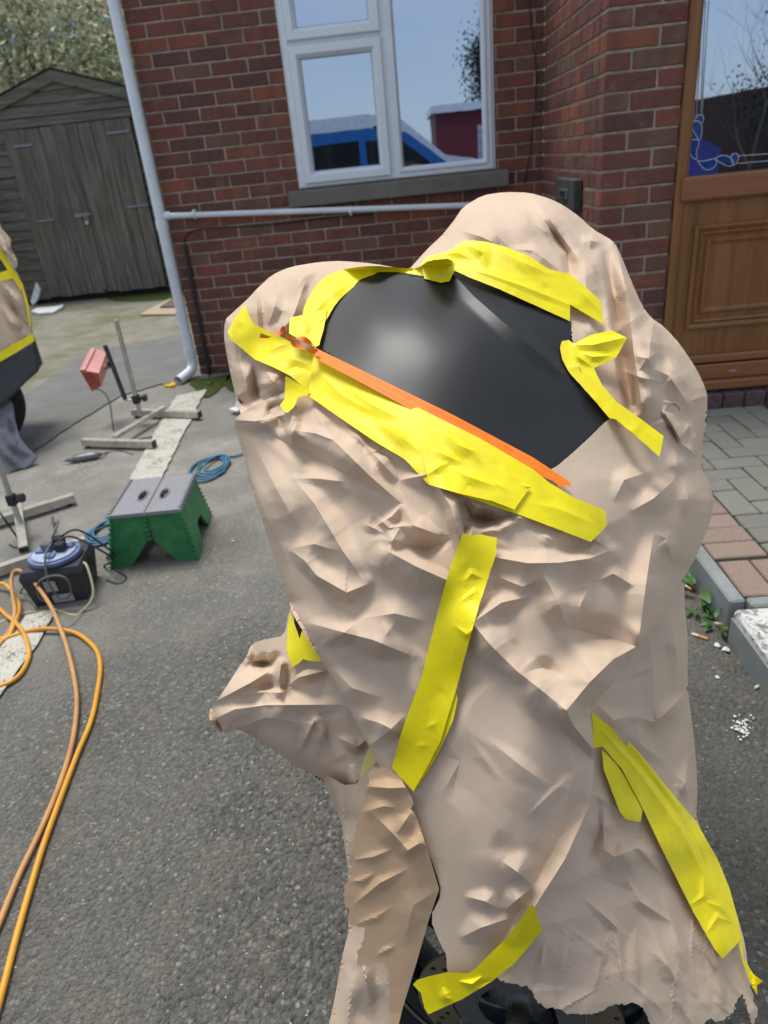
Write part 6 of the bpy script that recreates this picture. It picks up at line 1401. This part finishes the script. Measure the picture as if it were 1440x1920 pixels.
# ------------------------------------------------------------------ second masked machine at the left edge
def left_machine():
    base = GP(40, 850); root = thing('masked_bumper', 'paper-masked dark bumper corner with yellow tape at the left edge', 'bumper', (base[0]-.1, base[1], gz(base[1])))
    w0 = PX((base[0], base[1]-.0, .35))[2]
    def L(P): return [(x/3.84, 420+y/3.84) for x, y in P]
    bs = RBF([(-80, 500, w0-.1), (0, 500, w0+.02), (50, 560, w0+.10), (-80, 700, w0-.15), (0, 650, w0-.04), (70, 690, w0+.10), (0, 740, w0-.02), (-80, 760, w0-.1), (55, 630, w0+.06)])
    d = lambda U, V: bs(U, V)
    pp = L([(-300, 150), (0, 160), (60, 265), (130, 360), (165, 450), (200, 560), (225, 700), (240, 790), (0, 925), (-300, 1050)])
    st = [([(0, 525), (30, 560), (57, 615)], 22, 14, 14), ([(0, 545), (30, 585), (56, 622)], -16, 10, 10), ([(0, 570), (25, 605), (58, 632)], 16, 12, 14), ([(30, 600), (42, 618), (58, 628)], -12, 8, 8)]
    sh = Sheet(pp, st, 0, [], base=bs, chaikin=0)
    sheet_obj('paper_sheet', pp, sh, 'paper', root, 5, thick=.002)
    sheet_obj('bumper', L([(-300, 1050), (0, 990), (120, 920), (245, 845), (262, 950), (275, 1062), (185, 1140), (100, 1230), (0, 1312), (-300, 1500)]), lambda U, V: bs(U, V)+.01, 'bumper_grey', root, 6, thick=.02)
    for poly in (L([(-300, 1010), (0, 918), (120, 850), (240, 788), (246, 842), (120, 922), (0, 992), (-300, 1090)]), L([(-200, -140), (0, 168), (80, 300), (168, 440), (150, 482), (60, 340), (0, 245), (-200, -40)]), L([(-200, 350), (0, 350), (60, 330), (100, 390), (0, 412), (-200, 420)]), L([(150, 440), (168, 450), (205, 580), (222, 740), (212, 740), (190, 590)])):
        sheet_obj('tape_strip', poly, lambda U, V: bs(U, V)-.015, 'tape', root, 5)
    sheet_obj('dark_panel', L([(-100, 250), (0, 255), (62, 325), (0, 345), (-100, 350)]), lambda U, V: bs(U, V)-.006, 'bumper_grey', root, 6)
    up = L([(-200, -60), (0, 20), (45, 70), (78, 110), (80, 180), (125, 260), (128, 300), (110, 325), (75, 275), (50, 215), (0, 165)])
    s2 = Sheet(up, [([(0, 440), (14, 470), (30, 500)], 20, 10, 10), ([(5, 455), (22, 475), (30, 490)], -14, 7, 8)], -.03, [], base=bs, chaikin=0); sheet_obj('paper_sheet', up, s2, 'paper', root, 4, thick=.002)
    # body behind the sheets so that it is solid from the side
    a = AT(-70, 520, w0+.12); b = AT(40, 640, w0+.16); MB().box((a[0]-.5, base[1]+.02, .30), (b[0]-.04, base[1]+.55, .86), .05).build('body', 'bumper_grey', root)
    t = thing('dust_sheet', 'grey cloth dust sheet hanging under the masked bumper', 'cloth', GP(30, 890))
    cs = L([(-300, 1300), (0, 1290), (60, 1250), (95, 1300), (110, 1420), (140, 1530), (200, 1610), (275, 1680), (200, 1760), (120, 1770), (50, 1815), (0, 1760), (-300, 1850)])
    cb_ = RBF([(-80, 760, w0+.05), (0, 760, w0), (30, 790, w0+.02), (72, 856, PX(GP(72, 858))[2]-.01), (12, 892, PX(GP(12, 892))[2]-.01), (-80, 900, PX(GP(-80, 900))[2]-.02), (0, 820, w0-.08), (40, 850, w0-.08)])
    s3 = Sheet(cs, [([(0, 800), (30, 840), (60, 855)], 20, 16, 16), ([(-10, 830), (20, 860), (40, 880)], 18, 12, 14), ([(15, 780), (25, 810), (40, 835)], -14, 10, 10)], 0, [], base=cb_, chaikin=0); sheet_obj('cloth', cs, s3, 'dust_cloth', t, 5, thick=.002)
    ty = thing('front_tyre', 'black tyre under the masked bumper at the left edge', 'tyre', GP(40, 832))
    c = AT(-38, 785, w0+.16); c[2] = gz(c[1])+.26
    prof = [(.16, .05), (.22, .06), (.255, .035), (.262, 0), (.255, -.035), (.22, -.06), (.16, -.05)]; n = 40
    m = MB(); k = len(prof); vs = []
    axs = Vector((.75, -.66, 0)).normalized(); ss = axs.cross(Vector((0, 0, 1)))
    for i in range(n):
        a_ = 2*math.pi*i/n
        for r_, d_ in prof: vs.append(Vector(c)+ss*(r_*math.cos(a_))+Vector((0, 0, r_*math.sin(a_)))+axs*d_)
    m.add(vs, [(i*k+j, i*k+(j+1) % k, ((i+1) % n)*k+(j+1) % k, ((i+1) % n)*k+j) for i in range(n) for j in range(k)]).build('tread', 'tyre', ty, True, 50)
    MB().tube([Vector(c)-axs*.04, Vector(c)+axs*.04], .158, 24).build('rim', 'matt_dark', ty, True, 40)
left_machine()

# ------------------------------------------------------------------ loose bits
def board():
    b = MB().prism([tuple(GP(u, v, .01)) for u, v in ((262, 592), (318, 562), (400, 560), (400, 590))], (0, 0, .014)); tag(b.build('plywood_sheet', 'chipboard'), 'pale plywood offcut lying on the concrete by the house corner', 'board')
    b = MB().prism([tuple(GP(u, v, .03)) for u, v in ((300, 577), (330, 558), (400, 555), (400, 574))], (0, 0, .012)); tag(b.build('plywood_sheet', 'old_board'), 'darker board on top of the plywood offcut', 'board')
    p = [GP(u, v, .012) for u, v in ((60, 586), (72, 590), (100, 588), (118, 578), (120, 574), (104, 577), (85, 579), (70, 580))]
    tag(MB().prism([tuple(q_) for q_ in p], (0, 0, .02)).build('plastic_tray', 'white_plastic'), 'flat white plastic tray on the ground by the shed', 'tray')
    w = PX(GP(68, 575))[2]
    tag(MB().prism([tuple(AT(u, v, w)) for u, v in ((57, 566), (68, 527), (75, 543), (70, 562), (62, 572))], (0, .06, 0)).build('plastic_bag', 'white_plastic'), 'crumpled white plastic bag against the shed corner', 'bag')
    c = GP(322, 722, .01); bm = bmesh.new(); bmesh.ops.create_icosphere(bm, subdivisions=2, radius=.5)
    for v in bm.verts:
        n_ = 1+.25*math.sin(v.co.x*9)+.2*math.cos(v.co.y*11); v.co = Vector((c[0]+v.co.x*.085*n_, c[1]+v.co.y*.055*n_, c[2]+v.co.z*.03*n_))
    me = bpy.data.meshes.new('rag'); bm.to_mesh(me); bm.free(); tag(link('rag', me, None, 'yellow_rag'), 'crumpled yellow rag below the drainpipe outlet', 'rag')
    c = GP(447, 765, .03); bm = bmesh.new(); bmesh.ops.create_icosphere(bm, subdivisions=2, radius=.5)
    for v in bm.verts:
        n_ = 1+.3*math.sin(v.co.x*9+1)+.3*math.cos(v.co.z*11); v.co = Vector((c[0]+v.co.x*.08*n_, c[1]+v.co.y*.08*n_, c[2]+v.co.z*.06*n_))
    me = bpy.data.meshes.new('bag'); bm.to_mesh(me); bm.free(); tag(link('plastic_bag', me, None, 'white_plastic'), 'small clear plastic bag behind the wrapped motorcycle', 'bag')
board()
def leaf_mesh(L, W, curl, seed):
    r = random.Random(seed); n = 5; vs = []; fs = []
    for i in range(n+1):
        t = i/n; w = W*math.sin(math.pi*min(1, t*.9+.08))**.7*(1-.15*r.random()); z = curl*t*t
        vs += [(-w/2, L*t, -z+w*.12), (0, L*t, -z), (w/2, L*t, -z+w*.12)]
    for i in range(n): fs += [(3*i, 3*i+1, 3*i+4, 3*i+3), (3*i+1, 3*i+2, 3*i+5, 3*i+4)]
    me = bpy.data.meshes.new('leaf'); me.from_pydata(vs, [], fs); me.shade_smooth(); me.materials.append(MATS['leaf_green']); return me
LV = [leaf_mesh(.05, .026, .02, k) for k in range(3)]+[leaf_mesh(.034, .02, .012, 9)]
def weed(label, u, v, n, spread, seed, s=1.0, parent_name='weed'):
    r = random.Random(seed); b = GP(u, v); root = thing(parent_name, label, 'plant', b)
    for i in range(n):
        o = bpy.data.objects.new('leaf', LV[r.randrange(4)]); COL.objects.link(o); o.parent = root
        a = r.uniform(0, 6.28); d = r.uniform(0, 1)**.6*spread; o.location = (math.cos(a)*d*.55, math.sin(a)*d, r.uniform(.004, .055)*(1.1-d/spread))
        o.rotation_euler = (r.uniform(.1, .9), r.uniform(-.4, .4), a-1.57); k = s*r.uniform(.7, 1.25); o.scale = (k, k, k)
weed('green leafy weed growing against the kerb', 1308, 1120, 46, .13, 1, 1.0)
weed('small green seedlings in the gutter below the weed', 1340, 1165, 20, .06, 2, .7)
weed('small weed at the house corner by the drainpipe', 405, 700, 22, .10, 3, .8)
weed('tiny weed under the black conduit', 385, 725, 10, .06, 4, .6)
def butts():
    specs = [((1297, 1188), (1327, 1198), 'bent cigarette end in the gutter by the weed'), ((1415, 1290), (1431, 1282), 'short orange cigarette filter beside the kerb'), ((1285, 1098), (1296, 1105), 'cigarette end half hidden in the weed'), ((1340, 1168), (1360, 1172), 'thin pale cigarette end under the kerb')]
    for (a, b, lab) in specs:
        a = GP(*a, .005); b = GP(*b, .005); root = thing('cigarette_end', lab, 'cigarette end', a); m_ = a+(b-a)*.4
        MB().tube([a, m_], .0038, 8).build('paper', 'cig_paper', root, True, 40); MB().tube([m_, b], .004, 8).build('filter', 'cig_filter', root, True, 40)
butts()
def chips():
    for (u, v, s, lab) in ((1345, 1210, .012, 'white flake of paint in the gutter'), (1362, 1218, .012, 'small pale stone by the kerb'), (437, 1014, .007, 'white stone chip on the tarmac right of the stool'), (1345, 1270, .008, 'tiny grey chip on the dark tarmac')):
        c = GP(u, v, .003); r = random.Random(u); bm = bmesh.new(); bmesh.ops.create_icosphere(bm, subdivisions=1, radius=s)
        for q_ in bm.verts: q_.co = Vector((c[0]+q_.co.x*r.uniform(.6, 1.3), c[1]+q_.co.y*r.uniform(.6, 1.3), c[2]+q_.co.z*.4))
        me = bpy.data.meshes.new('chip'); bm.to_mesh(me); bm.free(); tag(link('stone_chip', me, None, 'paint_white'), lab, 'stone chip')
    r = random.Random(5); m = MB()
    for i in range(520):
        u = r.uniform(0, 1440); v = r.uniform(1000, 1920)
        if not (u < 640 or u > 1290): continue
        c = GP(u, v, .001); s = r.uniform(.0012, .0034); a = r.uniform(0, 3.1); x, y = math.cos(a)*s, math.sin(a)*s
        m.add([c+[x, y, 0], c+[-y*.6, x*.6, .001], c+[-x, -y, 0], c+[y*.7, -x*.7, .0005], c+[0, 0, s*.7]], [(0, 1, 4), (1, 2, 4), (2, 3, 4), (3, 0, 4)])
    tag(m.build('grit', 'paint_white'), 'pale grit scattered over the tarmac', 'grit', kind='stuff')
    for (u, v, su, sv, n, sd) in ((1392, 1362, 24, 20, 70, 3), (150, 872, 34, 8, 40, 4), (165, 888, 20, 8, 20, 6)):
        r = random.Random(sd); m = MB()
        for i in range(n):
            c = GP(u+r.gauss(0, su*.5), v+r.gauss(0, sv*.5), .006); s = r.uniform(.001, .005)
            k = 6; m.add([c+[s*math.cos(6.28*j/k)*r.uniform(.5, 1.2), s*math.sin(6.28*j/k)*r.uniform(.5, 1.2), 0] for j in range(k)], [tuple(range(k))])
        tag(m.build('paint_splatter', 'paint_white'), {3: 'white paint splatter on the dark tarmac at right', 4: 'white powder beside the silver sander', 6: 'small white splashes below the sander'}[sd], 'paint splatter', kind='stuff')
chips()
GR = {'air_hose': 'air hoses on the tarmac', 'hose_coil': 'blue hose coils by the stool', 'cigarette_end': 'cigarette ends in the gutter', 'stone_chip': 'pale chips on the tarmac', 'weed': 'weeds along the edges',
      'bare_tree': 'bare trees mirrored in the door', 'evergreen_bush': 'dark bushes mirrored in the door', 'olive_tree': 'grey-green trees behind the shed', 'plywood_sheet': 'boards by the house corner', 'plastic_bag': 'plastic bags on the ground'}
for o in list(scene.objects):
    k = o.name.split('.')[0]
    if o.parent is None and k in GR and 'label' in o: o['group'] = GR[k]
